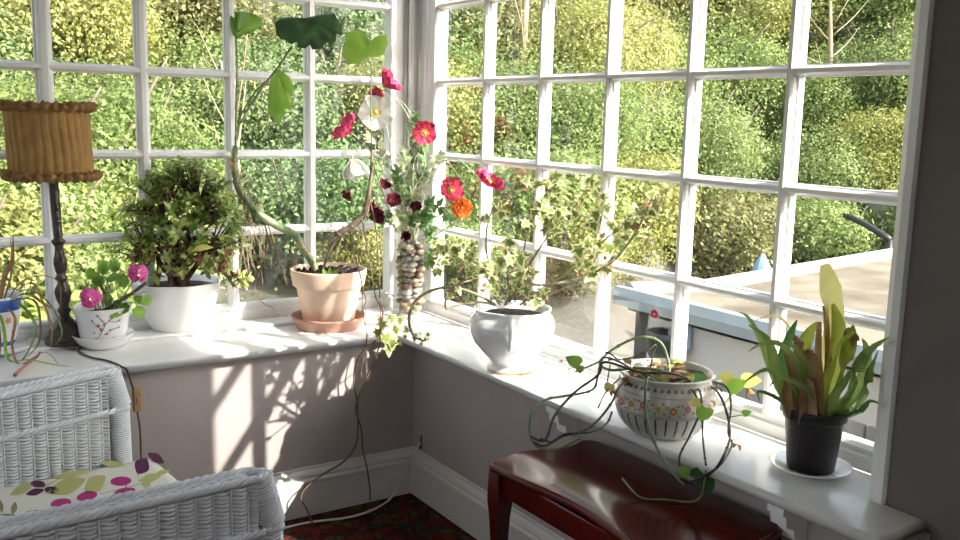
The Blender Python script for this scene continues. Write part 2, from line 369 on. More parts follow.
# ================================================================== WICKER CHAIR
wick=mat('white_painted_wicker',(.80,.82,.85),.5,var=.05,scale=30)
def weave(b, A, B_, H, out, rowh=.0088, pitch=.0185, amp=.0048, r=.0043, slope=0, phase=0):
    """woven panel from A to B_ (bottom line) of height H; strands pass in front of and behind the stakes"""
    A=V(A);B_=V(B_);out=V(out); L=(B_-A).length; d=(B_-A)/L; ns=max(2,int(L/pitch)); p=L/ns
    for i in range(ns+1):
        q=A+d*(i*p); z1=H+slope*(i*p); b.tube([q,q+V((0,0,z1))],.0026,4,smooth=1)
    rows=int(H/rowh)
    for j in range(rows+1):
        pts=[]; sg=1; sl=.0022 if j%2 else .0012
        for i in range(ns*2+1):
            s=i*p/2; off=(sg*(1 if (i//2)%2 else -1)*amp*1.15) if i%2==0 else 0
            zz=(j+.5)*rowh*(1+slope*s/H)
            pts.append(A+d*s+out*off+V((0,0,min(zz+rnd(-.0006,.0006)+(sl if i%4==1 else (-sl if i%4==3 else 0)),H+slope*s))))
        b.tube(pts,r,5,smooth=1,caps=False)
def braid(b, pts, r=.0085, pitch=.03):
    """plaited border: two strands round each other"""
    pts=[V(p) for p in pts]; P=[]
    for a,c in zip(pts[:-1],pts[1:]):
        n=max(1,int((c-a).length/(pitch/4))); P+=[a+(c-a)*(k/n) for k in range(n)]
    P.append(pts[-1])
    for ph in (0,2.094,4.189):
        Q=[]; acc=0
        for i,p in enumerate(P):
            t=(P[min(i+1,len(P)-1)]-P[max(i-1,0)]).normalized(); s=t.cross(V((0,0,1))); s=s.normalized() if s.length>.05 else V((0,1,0)); u=s.cross(t); a=ph+i*math.pi/4*1.0
            Q.append(p+(s*math.cos(a)+u*math.sin(a))*r*.55)
        b.tube(Q,r*.62,6,smooth=1)
def wrap_post(b, a, c, r=.024, pitch=.0065):
    a=V(a);c=V(c);n=int((c-a).length/pitch); b.tube([a,c],r*.93,14,smooth=1)
    d=(c-a).normalized(); s=d.orthogonal().normalized(); u=d.cross(s); pts=[]
    for i in range(n*10+1): t=i/10; q=a+(c-a)*(t/n); ang=t*2*math.pi; pts.append(q+(s*math.cos(ang)+u*math.sin(ang))*r*.97)
    b.tube(pts,.0034,4,smooth=1)
TH=math.radians(5)
ch=empty('wicker_chair',(-1.27,-1.01,0),'wide white painted wicker armchair standing below the left end of the sill','chair',rz=TH)
FZ=.664; SL=.085; LEN=.66
def arm(yi, yo, SL):
    b=MB(); ym=(yi+yo)/2; sg=1 if yo>yi else -1
    z=lambda x: FZ+SL*x
    H=.46
    for (y,o) in ((yo,sg),(yi,-sg)):
        weave(b,(-LEN,y,z(-LEN)-H),(-.035,y,z(-LEN)-H),H-.012,(0,o,0),slope=SL)
    # flat woven top
    for j in range(int(abs(yo-yi)/.009)+1):
        y=yi+sg*j*.009; b.tube([( -LEN+k*.02, y, z(-LEN+k*.02)-.004+(.0025 if (k+j)%2 else -.0025)) for k in range(32)],.0045,5,smooth=1)
    braid(b,[(-LEN,yo,z(-LEN)),(-.03,yo,z(-.03)),(0,(yo*.7+yi*.3),z(0)-.004)],.009)
    braid(b,[(-LEN,yi,z(-LEN)),(-.03,yi,z(-.03)),(0,(yi*.7+yo*.3),z(0)-.004)],.009)
    for (y,o) in ((yo,sg),(yi,-sg)): braid(b,[(-LEN,y+o*.006,z(-LEN)-.118),(-.02,y+o*.008,z(-.02)-.118)],.008)
    wrap_post(b,(.012,ym,.05),(.004,ym,FZ-.128),abs(yo-yi)*.55)
    wrap_post(b,(.008,ym,FZ-.118),(-.02,ym,FZ-.008),abs(yo-yi)*.60)
    braid(b,[(-.02,yo,FZ-.12),(.022,yo,FZ-.12),(.03,ym,FZ-.12),(.022,yi,FZ-.12),(-.02,yi,FZ-.12)],.008)
    return b.build('armrest',wick,ch,local=True)
arm(.445,.500,.085); arm(-.51,-.565,-.015)
b=MB(); 
weave(b,(-LEN,-.5,.32),(-LEN,.44,.32),.62,(1,0,0)); braid(b,[(-LEN,-.53,.93),(-LEN,-.3,.965),(-LEN,0,.98),(-LEN,.25,.965),(-LEN,.47,.93)],.016)
wrap_post(b,(-LEN,-.53,0),(-LEN,-.53,.93),.022); wrap_post(b,(-LEN,.47,0),(-LEN,.47,.93),.022); b.build('backrest',wick,ch,local=True)
b=MB(); b.box((-LEN,-.5,.235),(.02,.44,.25)); weave(b,(.04,-.5,.10),(.04,.44,.10),.14,(1,0,0)); braid(b,[(.045,-.51,.25),(.045,.45,.25)],.011); b.build('seat',wick,ch,local=True)
for (x,y) in ((.012,.4725),(.012,-.5375),(-LEN+.03,.44),(-LEN+.03,-.50)):
    b=MB(); wrap_post(b,(x,y,0),(x,y,.055 if x>0 else .24),.02); b.build('leg',wick,ch,local=True)
# cushion
cream=mat('cream_cotton',(.80,.79,.70),.85,bump=.2,bscale=300); plum=mat('plum_print',(.10,.02,.07),.85); pink=mat('magenta_print',(.45,.03,.20),.85); lime=mat('lime_print',(.52,.52,.20),.85); olive=mat('olive_print',(.26,.24,.12),.85)
ct=empty('seat_cushion',(-1.5,-.98,.25),'cream seat cushion printed with plum, magenta and lime leaves on the wicker chair','cushion')
def loc2w(x,y,z): 
    c,s_=math.cos(TH),math.sin(TH); return V((-1.27+c*x-s_*y,-1.01+s_*x+c*y,z))
b=MB(); CZ=.392; nx,ny=26,34; x0,x1,y0,y1=-.615,.10,-.487,.432
def cz(u,v):
    e=min(u,1-u)*(x1-x0); f=min(v,1-v)*(y1-y0); k=min(1,e/.035)*1.0; l=min(1,f/.035)
    return math.sqrt(max(0,1-(1-k)**2))*math.sqrt(max(0,1-(1-l)**2))
vs=[]
for side in (1,-1):
    for i in range(nx+1):
        for j in range(ny+1):
            u,v=i/nx,j/ny; u=.5-.5*math.cos(math.pi*u) if 0 else u
            vs.append(loc2w(x0+(x1-x0)*u,y0+(y1-y0)*v,(CZ+.253)/2+side*(CZ-.253)/2*max(cz(u,v),0.0)))
W1=(nx+1)*(ny+1); fs=[]
for i in range(nx):
    for j in range(ny):
        a=i*(ny+1)+j; q=(a,a+ny+1,a+ny+2,a+1); fs.append(q); fs.append(tuple(k+W1 for k in q[::-1]))
b.add(vs,fs)
def motif(px,py,w,h,tilt,mi,round_=False):
    c=at(px,py,'z',CZ+.0012); ct_,st_=math.cos(math.radians(tilt)),math.sin(math.radians(tilt)); pts=[]
    for k in range(24):
        a=2*math.pi*k/24; x=math.cos(a)*w/2; y=math.sin(a)*h/2*(1 if round_ else (1-abs(math.cos(a)))**.3)
        pts.append(at(px+x*ct_+y*st_,py-x*st_+y*ct_,'z',CZ+.0012))
    b.add([c]+pts,[(0,k+1,(k+1)%24+1) for k in range(24)],mi)
def stalk(p,q,mi=4):
    p=at(*p,'z',CZ+.0008);q=at(*q,'z',CZ+.0008);d=(q-p).normalized();s_=V((-d.y,d.x,0))*.0016; b.add([p-s_,q-s_,q+s_,p+s_],[(0,1,2,3)],mi)
for a_ in [(38,484,15,7,-5,1,True),(35,492,19,7,14,1),(52,490,15,7,-5,1,True),(142,466,18,16,60,1),(156,458,19,9,-32,1),
           (22,489,27,9,26,3),(67,486,40,16,20,3),(95,484,26,17,38,3),(72,474,42,6,10,3),(113,464,24,7,-6,3),(150,478,24,9,15,3),(146,484,9,6,0,3,True),(163,472,14,5,10,3),
           (14,508,13,6,75,4),(1,506,13,5,100,4),(121,481,21,9,3,2,True),(87,496,21,9,12,2,True),(61,503,21,9,8,2,True),(125,491,21,6,10,2,True),(35,512,18,4,3,2,True),(9,515,18,2.5,-4,4)]: motif(*a_)
for p,q in (((42,488),(64,476)),((142,466),(142,453)),((100,494),(128,487)),((128,487),(150,481)),((126,485),(126,491)),((84,497),(86,502))): stalk(p,q)
b.build('cover',[cream,plum,pink,lime,olive],ct)
b=MB(); 
pp=[loc2w(x,y,CZ-.062) for x,y in ((x0,y0),(x1,y0),(x1,y1),(x0,y1),(x0,y0))]; b.tube(pp,.004,6,smooth=1); b.build('piping',cream,ct)
# ================================================================== HELPERS FOR PLANTS
def smoothpts(pts,k=4):
    P=[]; n=len(pts)
    for i in range(n-1):
        p0=pts[max(i-1,0)];p1=pts[i];p2=pts[i+1];p3=pts[min(i+2,n-1)]
        for j in range(k):
            t=j/k; P.append(.5*((2*p1)+(p2-p0)*t+(2*p0-5*p1+4*p2-p3)*t*t+(3*p1-p0-3*p2+p3)*t**3))
    P.append(pts[-1]); return P
def ribbon(b, pts, ws, nrm, fold=.2, mi=0, k=4):
    pts=[V(p) for p in pts]; P=smoothpts(pts,k); n=len(P); vs=[]; nrm=V(nrm)
    for i,p in enumerate(P):
        t=(P[min(i+1,n-1)]-P[max(i-1,0)]).normalized(); nn=(nrm-t*nrm.dot(t)); nn=nn.normalized() if nn.length>.05 else t.orthogonal().normalized()
        s=t.cross(nn); f=i/(n-1)*(len(ws)-1); j=min(int(f),len(ws)-2); w=ws[j]+(ws[j+1]-ws[j])*(f-j)
        vs+= [p-s*w/2+nn*fold*w/2, p-s*w/4+nn*fold*w/6, p, p+s*w/4+nn*fold*w/6, p+s*w/2+nn*fold*w/2]
    b.add(vs,[(i*5+j,i*5+j+1,i*5+j+6,i*5+j+5) for i in range(n-1) for j in range(4)],mi)
def jitterpath(a,c,n,j):
    a=V(a);c=V(c); return [a.lerp(c,i/n)+(rdir()*j if 0<i<n else V((0,0,0))) for i in range(n+1)]
IVY=[(-.08,-.12),(-.42,-.22),(-.30,.08),(-.62,.30),(-.30,.38),(-.22,.62),(0,.98),(.22,.62),(.30,.38),(.62,.30),(.30,.08),(.42,-.22),(.08,-.12)]
def ivyleaf(b,p,n,up,s,green=0,cream=1,var=True):
    if var:
        b.fan(p,n,up,[(x*s,y*s) for x,y in IVY],cream,cup=-.8)
        b.fan(V(p)+V(n).normalized()*.0007,n,up,[(x*s*.62,(y*.66+.05)*s) for x,y in IVY],green,cup=-.8)
    else: b.fan(p,n,up,[(x*s,y*s) for x,y in IVY],green,cup=-.8)
tocam=lambda p:(CAM-V(p)).normalized()
# plant materials
jade=mat('jade_leaf',(.26,.33,.08),.3,col2=(.48,.52,.18),scale=9,trans=.3); bark=mat('reddish_bark',(.12,.065,.05),.8,var=.4,scale=40,bump=.5)
green=mat('fresh_green_leaf',(.10,.24,.03),.4,col2=(.24,.42,.07),scale=14,trans=.45); dgreen=mat('dark_glossy_leaf',(.025,.07,.028),.22,col2=(.08,.18,.06),scale=14,trans=.15)
lgreen=mat('light_green_leaf',(.22,.42,.05),.35,col2=(.34,.55,.10),scale=12,trans=.5); creamleaf=mat('cream_leaf_margin',(.78,.76,.42),.5,trans=.4); ygreen=mat('yellow_leaf',(.60,.58,.12),.4,col2=(.72,.66,.25),scale=20,trans=.45)
brown=mat('dry_brown_leaf',(.24,.13,.06),.8,col2=(.36,.22,.11),scale=30,trans=.2); root_m=mat('brown_aerial_root',(.10,.055,.035),.7,col2=(.20,.12,.075),scale=40); rootl=mat('pale_dry_root',(.38,.30,.20),.8)
stemg=mat('green_stem',(.10,.18,.05),.45,col2=(.20,.28,.09),scale=30); caneg=mat('green_and_tan_cane',(.055,.14,.05),.45,col2=(.30,.27,.15),scale=22); vinem=mat('dark_vine',(.025,.026,.020),.45,col2=(.075,.08,.05),scale=25)
terra=mat('terracotta',(.66,.48,.36),.8,var=.1,scale=9,bump=.1); terrad=mat('terracotta_saucer_clay',(.42,.23,.17),.65,var=.08,scale=8)
# ================================================================== TABLE LAMP
c=at(63,338,'z',SILL+.013); LX,LY=c.x,-.085; c=V((LX,LY,SILL+.013))
lamp=empty('table_lamp',c,'table lamp with carved dark wood column and pleated ochre shade on the sill','lamp')
dwood=mat('carved_dark_wood',(.018,.013,.010),.3,col2=(.055,.042,.034),scale=25,bump=.5,bscale=60)
F=Front(c); sc=(CAM-c).length/FPX
lean=(-.035,0)
b=MB()
b.lathe([(.0,0),(.066,0),(.068,.006),(.066,.014),(.060,.018),(.062,.026),(.056,.034),(.050,.040),(.052,.046),(.046,.056),(.034,.070),(.024,.080),(.017,.092),(.0,.093)],c,48,rad=lambda a,z,i:1+.035*math.cos(10*a)*(1 if z>.012 else .3),lean=lean); b.build('base',dwood,lamp)
b=MB()
prof=[(.0,.085),(.017,.09),(.015,.10),(.021,.108),(.022,.114),(.016,.122),(.015,.13),(.022,.15),(.026,.17),(.024,.185),(.015,.20),(.013,.21),(.018,.218),(.019,.224),(.013,.232),(.017,.245),(.0215,.268),(.020,.285),(.014,.305),(.013,.325),(.019,.335),(.022,.340),(.022,.346),(.014,.352),(.0145,.40),(.0155,.45),(.015,.52),(.014,.60),(.012,.61),(.0,.611)]
b.lathe(prof,c,28,rad=lambda a,z,i:1+(.06*math.cos(8*a+z*60) if .13<z<.31 else 0),lean=lean); b.build('column',dwood,lamp)
b=MB(); sb=.556; sh=.226
fab=mat('ochre_pleated_fabric',(.40,.23,.075),.85,var=.12,scale=20,trans=.25,bump=.3,bscale=200); fabd=mat('ochre_ruffle_fabric',(.30,.16,.055),.9,var=.15,scale=40,trans=.15)
NP=30; seg=NP*8
sx=lambda z:c+V((lean[0]*z*1.0-.002,0,z))
vs=[]
for zi in range(7):
    z=sb+sh*zi/6; cc=sx(z)
    for k in range(seg):
        ph=(k%8)/8; rr=.123+.0045*min(1,ph*3)*(1 if ph<.85 else .0)+.0008*math.sin(k*.7+zi)
        a=2*math.pi*(k+.25*math.sin(zi*.8))/seg+ (.02*math.sin(zi)); vs.append(cc+V((rr*math.cos(a),rr*math.sin(a),0)))
b.add(vs,[(i*seg+k,i*seg+(k+1)%seg,(i+1)*seg+(k+1)%seg,(i+1)*seg+k) for i in range(6) for k in range(seg)]); shade=b.build('lamp_shade',fab,lamp)
for nm,z in (('ruffle',sb+.002),('ruffle',sb+sh-.004)):
    b=MB(); cc=sx(z); vs=[]; n=240
    for j,(dr,dz) in enumerate(((-.002,-.012),(.010,-.013),(.019,-.006),(.020,.004),(.012,.012),(-.002,.013),(-.006,.0))):
        for k in range(n):
            a=2*math.pi*k/n; w=.004*math.sin(23*a+j)+.003*math.sin(41*a-j*1.3); rr=.127+dr*(1+.3*math.sin(31*a))+w*.6
            vs.append(cc+V((rr*math.cos(a),rr*math.sin(a),dz+w)))
    b.add(vs,[(j*n+k,j*n+(k+1)%n,((j+1)%7)*n+(k+1)%n,((j+1)%7)*n+k) for j in range(7) for k in range(n)]); b.build(nm,fabd,shade)
b=MB(); cc=sx(sb+sh); r0=sx(.62)
b.tube([cc+V((.122*math.cos(t*math.pi/12),.122*math.sin(t*math.pi/12),-.004)) for t in range(25)],.0025,6,smooth=1)
for t in (0,2.09,4.19): b.tube([cc+V((.122*math.cos(t),.122*math.sin(t),-.004)),c+V((lean[0]*.63,0,.63))],.002,5,smooth=1)
b.blob(c+V((lean[0]*.66,0,.66)),(.028,.028,.04),segs=14,rings=10); b.tube([c+V((lean[0]*.61,0,.608)),c+V((lean[0]*.64,0,.64))],.014,12,smooth=1)
b.build('bulb_and_carrier',mat('frosted_bulb',(.75,.75,.72),.3),lamp)
b=MB(); cm=mat('brown_flex',(.06,.04,.035),.5)
cz_=SILL+.004
pts=[c+V((.055,-.02,-.008))]+[at(78,350,'z',cz_),at(90,357,'z',cz_),at(105,360,'z',cz_),at(117,364,'z',cz_),at(122,367,'z',cz_)]+[V((at(127,372,'y',AF-.008).x,AF-.006,SILL-.01)),at(131,382,'y',AF-.012),at(134,391,'y',AF-.012),at(137,410,'y',AF-.012),at(140,430,'y',AF-.012),at(141,456,'y',AF-.02),at(142,500,'y',AF-.02)]
b.tube(pts,.0032,8,smooth=4); flex=b.build('flex',cm,lamp)
b=MB(); q=at(137,400,'y',AF-.014); b.box((q.x-.013,q.y-.010,q.z-.037),(q.x+.013,q.y+.010,q.z+.037),bev=.004); b.box((q.x-.005,q.y-.013,q.z-.008),(q.x+.005,q.y+.009,q.z+.012),bev=.002); sw=b.build('inline_switch',mat('brass_brown_plastic',(.34,.21,.09),.4),flex); sw['label']='tan inline switch'
# ================================================================== BLUE POT AT THE LEFT EDGE
c=at(-12,352,'z',SILL+.018); c=V((c.x,-.20,SILL)); c=V((at(-5,352,'z',SILL).x,at(-5,352,'z',SILL).y,SILL)); F=Front(c)
blue=mat('cobalt_blue_glaze',(.04,.14,.52),.15,coat=.5); org=mat('orange_enamel',(.75,.28,.05),.3); rose=mat('rose_enamel',(.45,.06,.15),.3); leafe=mat('green_enamel',(.10,.25,.10),.3)
t=empty('saucer',c,'white saucer with a cobalt blue band under the blue rimmed pot at the left edge','saucer')
b=MB(); b.lathe([(0,.0),(.07,.0),(.10,.006),(.128,.026),(.13,.030),(.126,.030),(.098,.012),(.07,.008),(0,.008)],c,48)
b.lathe([(.1025,.0085),(.1285,.0285)],c+V((0,0,-.0012)),48,mi=1); b.build('dish',[china,blue],t)
pt=empty('potted_spider_plant',c+V((0,0,.009)),'straggly brown and green trailing plant in a white pot with cobalt blue rim','potted plant')
b=MB(); z0=.009
b.lathe([(0,0),(.052,0),(.060,.01),(.072,.06),(.082,.12),(.090,.175),(.094,.18),(.088,.18),(.082,.165),(.078,.15),(0,.15)],c+V((0,0,z0)),48)
for za,zb in ((.135,.172),(.02,.034)):
    def rr(z): return np.interp(z,[0,.01,.06,.12,.175],[.052,.060,.072,.082,.090])+.0012
    b.lathe([(rr(za),za),(rr(zb),zb)],c+V((0,0,z0)),48,mi=1)
for k,(px,py,r,mi) in enumerate([(14,318,.013,2),(8,325,.010,3),(3,317,.009,2),(19,322,.008,2),(17,330,.006,3),(6,332,.009,4),(12,327,.008,4),(1,326,.007,3),(15,340,.006,4)]):
    p=F(px,py,0); d=(p-c); d.z=0
    a=math.atan2(-math.sqrt(max(.0,.079**2-min(.078,abs((p-c).dot(V((_r.x,_r.y,0)))))**2)),(p-c).dot(V((_r.x,_r.y,0))))
    zz=p.z-c.z-z0; R=rr(zz)+.001; fn=V((_f.x,_f.y,0)).normalized(); rx=V((_r.x,_r.y,0)).normalized(); n=(rx*math.cos(a)+fn*math.sin(a)); q=c+V((0,0,z0+zz))+n*R
    b.fan(q,n,V((0,0,1)),[(r*math.cos(i*math.pi/5)*(1 if i%2 else .6),r*math.sin(i*math.pi/5)*(1 if i%2 else .6)) for i in range(10)],mi)
b.build('pot',[china,blue,org,rose,leafe],pt)
b=MB(); b.lathe([(0,.008),(.05,.006),(.079,0)],c+V((0,0,z0+.151)),24); b.build('soil',soil,pt)
b=MB(); top=c+V((0,0,.17))
mats_=[brown,stemg,root_m,lgreen]
paths=[[(4,300,0),(12,270,0),(10,235,0)],[(0,300,0),(6,262,.02),(14,255,.02)],[(3,303,0),(30,283,-.03),(42,300,-.04),(52,330,-.05),(50,350,-.08)],[(5,300,0),(33,300,-.05),(40,320,-.07),(38,345,-.1),(20,362,-.12)],
[(0,302,0),(20,305,-.06),(35,325,-.08),(28,352,-.1),(10,372,-.12)],[(2,304,-.02),(15,318,-.1),(12,345,-.12),(20,365,-.14),(45,352,-.12),(60,367,-.13)],[(-3,304,0),(4,330,-.12),(8,360,-.13),(30,360,-.14),(55,365,-.15),(76,367,-.15)],
[(8,300,-.02),(22,282,-.02),(45,276,-.02),(60,285,-.02),(60,310,-.03)],[(6,303,0),(25,290,0),(48,302,-.02),(62,330,-.03),(56,345,-.05)],[(-6,310,-.05),(0,340,-.13),(-2,370,-.15)]]
for i,pp in enumerate(paths):
    w=rnd(.006,.011); ribbon(b,[F(*q) for q in pp],[w*.7,w,w*.8,w*.5,.001],V((0,-.6,1)),.3,mi=[0,3,0,2,1,0,3,0,1,2][i])
b.build('trailing_leaves',mats_,pt)
b=MB(); ribbon(b,[F(0,300,0),F(5,275,0),F(12,262,.01),F(13,235,.01)],[.012,.016,.014,.002],V((0,-1,.2)),.3); ribbon(b,[F(2,305,-.02),F(26,294,-.05),F(45,305,-.08),F(58,312,-.09)],[.004,.014,.01,.001],V((0,-.6,1)),.3); b.build('dry_leaf',brown,pt)
b=MB(); pp=[F(40,352,-.12),at(36,358,'z',SILL+.012),at(25,366,'z',SILL+.008),at(15,375,'z',SILL+.008)]; b.tube(pp,[.003,.004,.0045,.006],8,smooth=4); b.build('runner',mat('pinkish_runner',(.42,.17,.12),.6),pt)
# ================================================================== GERANIUM
c=at(104,346,'z',SILL); F=Front(c)
t=empty('saucer',c,'plain white saucer bowl under the floral geranium pot','saucer')
b=MB(); b.lathe([(0,.0),(.060,.0),(.068,.003),(.088,.022),(.100,.044),(.1015,.046),(.098,.047),(.084,.026),(.064,.010),(0,.009)],c,48); b.build('dish',china,t)
pt=empty('potted_geranium',c+V((0,0,.011)),'pink flowering geranium in a white cup shaped pot with brown floral print','potted plant')
b=MB(); rad=lambda a,z,i:1+(.03*math.cos(6*a) if z>.10 else .0)
rg=[(0,0),(.064,0),(.072,.006),(.078,.05),(.085,.10),(.094,.128),(.096,.131),(.091,.130),(.082,.11),(.08,.10),(0,.10)]
b.lathe(rg,c+V((0,0,.010)),60,rad=rad)
fn=V((_f.x,_f.y,0)).normalized(); rx=V((_r.x,_r.y,0)).normalized()
def onpot(c0,F,px,py,Rz,lift=.0012):
    p=F(px,py,0); zz=p.z-c0.z
    for _ in range(6):
        R=Rz(zz)+lift; x=(p-c0).dot(rx); x=max(-R*.98,min(R*.98,x)); dpt=-math.sqrt(R*R-x*x); p=F(px,py,dpt); zz=p.z-c0.z
    x=(p-c0).dot(rx); x=max(-R*.98,min(R*.98,x)); dpt=-math.sqrt(R*R-x*x); n=(rx*x+fn*dpt).normalized(); return c0+V((0,0,zz))+n*R, n
Rz=lambda z:float(np.interp(z,[0,.006,.05,.10,.128],[.064,.072,.078,.085,.094])); c0=c+V((0,0,.010))
twig=[[(98,338),(103,330),(106,324),(112,318)],[(103,330),(96,326),(92,321)],[(106,324),(100,319),(97,316)],[(104,335),(112,330),(119,327)],[(112,318),(118,315),(122,314)],[(95,340),(104,341),(114,338)],[(109,321),(116,322),(120,320)]]
for tw in twig: b.tube([onpot(c0,F,*q,Rz,.0012)[0] for q in tw],.0012,4,mi=1,smooth=3)
for (px,py,r,mi) in [(98,326,.009,2),(101,330,.007,2),(92,321,.006,3),(97,316,.006,2),(112,318,.007,3),(119,327,.006,3),(122,314,.006,2),(96,339,.006,3),(114,338,.006,3),(107,334,.006,2),(120,320,.005,3),(104,325,.006,3),(110,330,.005,3),(94,333,.005,3)]:
    q,n=onpot(c0,F,px,py,Rz,.0016); a0=rnd(0,3); b.fan(q,n,V((0,0,1)),[(r*math.cos(i*math.pi/5+a0)*(1 if i%2 else .45),r*math.sin(i*math.pi/5+a0)*(1 if i%2 else .45)) for i in range(10)],mi)
b.build('pot',[china,mat('brown_print',(.20,.13,.10),.4),mat('mauve_print',(.32,.12,.16),.4),mat('grey_brown_print',(.30,.25,.20),.4)],pt)
b=MB(); b.lathe([(0,.006),(.06,.004),(.0815,0)],c+V((0,0,.112)),24); b.build('soil',soil,pt)
top=c+V((0,0,.11))
gp=mat('bright_pink_petal',(.80,.10,.42),.6,col2=(.85,.22,.55),scale=60,trans=.3)
def umbel(px,py,off,r,base):
    ctr=F(px,py,off); fl=MB()
    for k in range(26):
        d=rdir(); 
        if d.dot(tocam(ctr))<-.3: d=-d
        q=ctr+d*r*rnd(.55,.8)
        for j in range(5):
            a=2*math.pi*j/5+rnd(0,1); s=d.orthogonal().normalized(); u=d.cross(s); pd=(s*math.cos(a)+u*math.sin(a)+d*.35).normalized(); fl.blade(q,pd,d,r*.5,r*.42,rows=3,droop=.4)
    fl.build('flower_head',gp,pt)
    s_=MB(); s_.tube([base,base.lerp(ctr,.5)+V((.004,0,.004)),ctr],.0022,6); s_.build('flower_stalk',stemg,pt)
umbel(91,298,-.07,.040,top+V((-.02,-.01,0))); umbel(138,273,-.0,.036,top+V((.03,0,0)))
b=MB(); b.tube([top,F(113,305,0),F(128,296,0),F(146,283,.0)],.006,8); b.tube([top+V((.02,0,0)),F(108,300,.02),F(100,285,.02)],.0045,7); b.build('woody_stem',bark,pt)
RL=[(.5*math.cos(a)*(1+.08*math.cos(7*a)),.5+.5*math.sin(a)*(1+.08*math.cos(7*a))) for a in [(-math.pi/2+.25)+i*(2*math.pi-.5)/22 for i in range(23)]]
lf=MB(); st=MB()
for (px,py,off,s,mi) in [(134,292,-.03,.05,0),(141,302,-.05,.042,0),(146,292,-.03,.035,0),(116,297,.0,.042,1),(108,290,.01,.04,1),(100,307,-.04,.030,1),(122,283,.03,.045,1),(108,278,.05,.045,1),(119,306,-.03,.034,0),(96,283,.04,.042,1),(126,300,-.03,.036,1),(112,308,-.06,.028,0),(103,270,.06,.05,0),(117,268,.06,.045,1),(90,276,.06,.04,0)]:
    p=F(px,py,off); n=(tocam(p)+rdir()*.7+V((0,0,.5))).normalized(); lf.fan(p+V((0,0,-s*.3)),n,V((rnd(-.5,.5),0,-1 if py>288 else 1)),[(x*s,y*s) for x,y in RL],mi,cup=3)
    st.tube([top+V((rnd(-.02,.02),rnd(-.02,.02),0)),(top+p)/2+V((0,0,.015)),p],.0015,5)
lf.build('leaves',[lgreen,green],pt); st.build('leaf_stalks',stemg,pt)
# ================================================================== JADE PLANT IN WHITE BOWL
c=at(178,331,'z',SILL); F=Front(c)
pt=empty('potted_jade_plant',c,'bushy jade plant with fleshy leaves in a large white glazed bowl','potted plant')
b=MB(); oct_=lambda a,z,i:1+.022*math.cos(8*a)*(1 if z>.05 else .3)
b.lathe([(0,0),(.078,0),(.084,.004),(.086,.012),(.100,.03),(.122,.065),(.140,.105),(.150,.145),(.153,.178),(.158,.186),(.154,.189),(.145,.180),(.140,.160),(0,.160)],c,64,rad=oct_); b.build('pot',china,pt)
b=MB(); b.lathe([(0,.012),(.08,.009),(.143,0)],c+V((0,0,.162)),32); b.build('soil',soil,pt)
tr=MB(); lf=MB(); top=c+V((0,0,.165))
hubs=[F(168,245,-.02),F(190,240,.02),F(178,225,0),F(205,250,-.03),F(155,250,-.03),F(197,205,.01),F(165,205,.02)]
for h in hubs: tr.tube([top+V((rnd(-.04,.04),rnd(-.04,.04),0)),(top+h)/2+rdir()*.012,h],[.012,.009,.006],8)
tips=[]
for k in range(250):
    a=rnd(0,2*math.pi); r=math.sqrt(random.random()); px=181+58*r*math.cos(a); py=224-60*r*math.sin(a) 
    if py>275: py=275-rnd(0,12)
    if py>262 and 150<px<205 and random.random()<.7: continue
    tips.append((px,py,rnd(-.13,.12)*(1-.3*r)))
tips+= [(122,247,-.02),(128,240,0),(118,252,0),(238,276,-.06),(243,283,-.06),(233,283,-.05),(228,276,-.05),(240,240,0),(236,230,0),(214,180,0),(150,175,0),(180,163,0),(195,165,0),(130,215,0),(246,278,-.05),(215,262,-.09),(222,255,-.08),(226,268,-.08)]
for (px,py,off) in tips:
    p=F(px,py,off); h=min(hubs,key=lambda q:(q-p).length+rnd(0,.06)); tr.tube([h,(h+p)/2+V((0,0,-.012))+rdir()*.008,p],[.0045,.0035,.0025],5,smooth=2)
    ax=((p-h).normalized()+V((0,0,.7))).normalized(); s=ax.orthogonal().normalized(); u=ax.cross(s)
    for j in range(11):
        a=j*2.4+rnd(0,.5); o=(s*math.cos(a)+u*math.sin(a)); d=(o+ax*rnd(.1,.9)).normalized(); lf.blade(p+ax*(-.018+.003*j),d,ax,rnd(.026,.038),rnd(.013,.019),mi=random.choice((0,0,1,2) if py<250 else (0,1,0,3)),rows=3,droop=rnd(-.3,.5),fold=.25)
tr.build('branches',bark,pt); lf.build('leaves',[jade,mat('jade_leaf_light',(.46,.54,.20),.3,trans=.35),green,mat('jade_leaf_red',(.22,.10,.06),.4,trans=.2)],pt)
b=MB()
for k in range(26):
    p0=F(rnd(160,210),rnd(235,262),-.08); b.blade(p0,rdir(),V((0,-1,.3)),.02,.012,rows=2)
b.build('dead_leaves',mat('deep_red_dead_leaf',(.14,.04,.03),.6),pt)
b=MB(); b.blade(F(193,250,-.13),(F(216,250,-.13)-F(193,258,-.13)).normalized(),V((0,-.7,.7)),.07,.026,rows=6,droop=.6); b.build('yellowing_leaf',ygreen,pt)
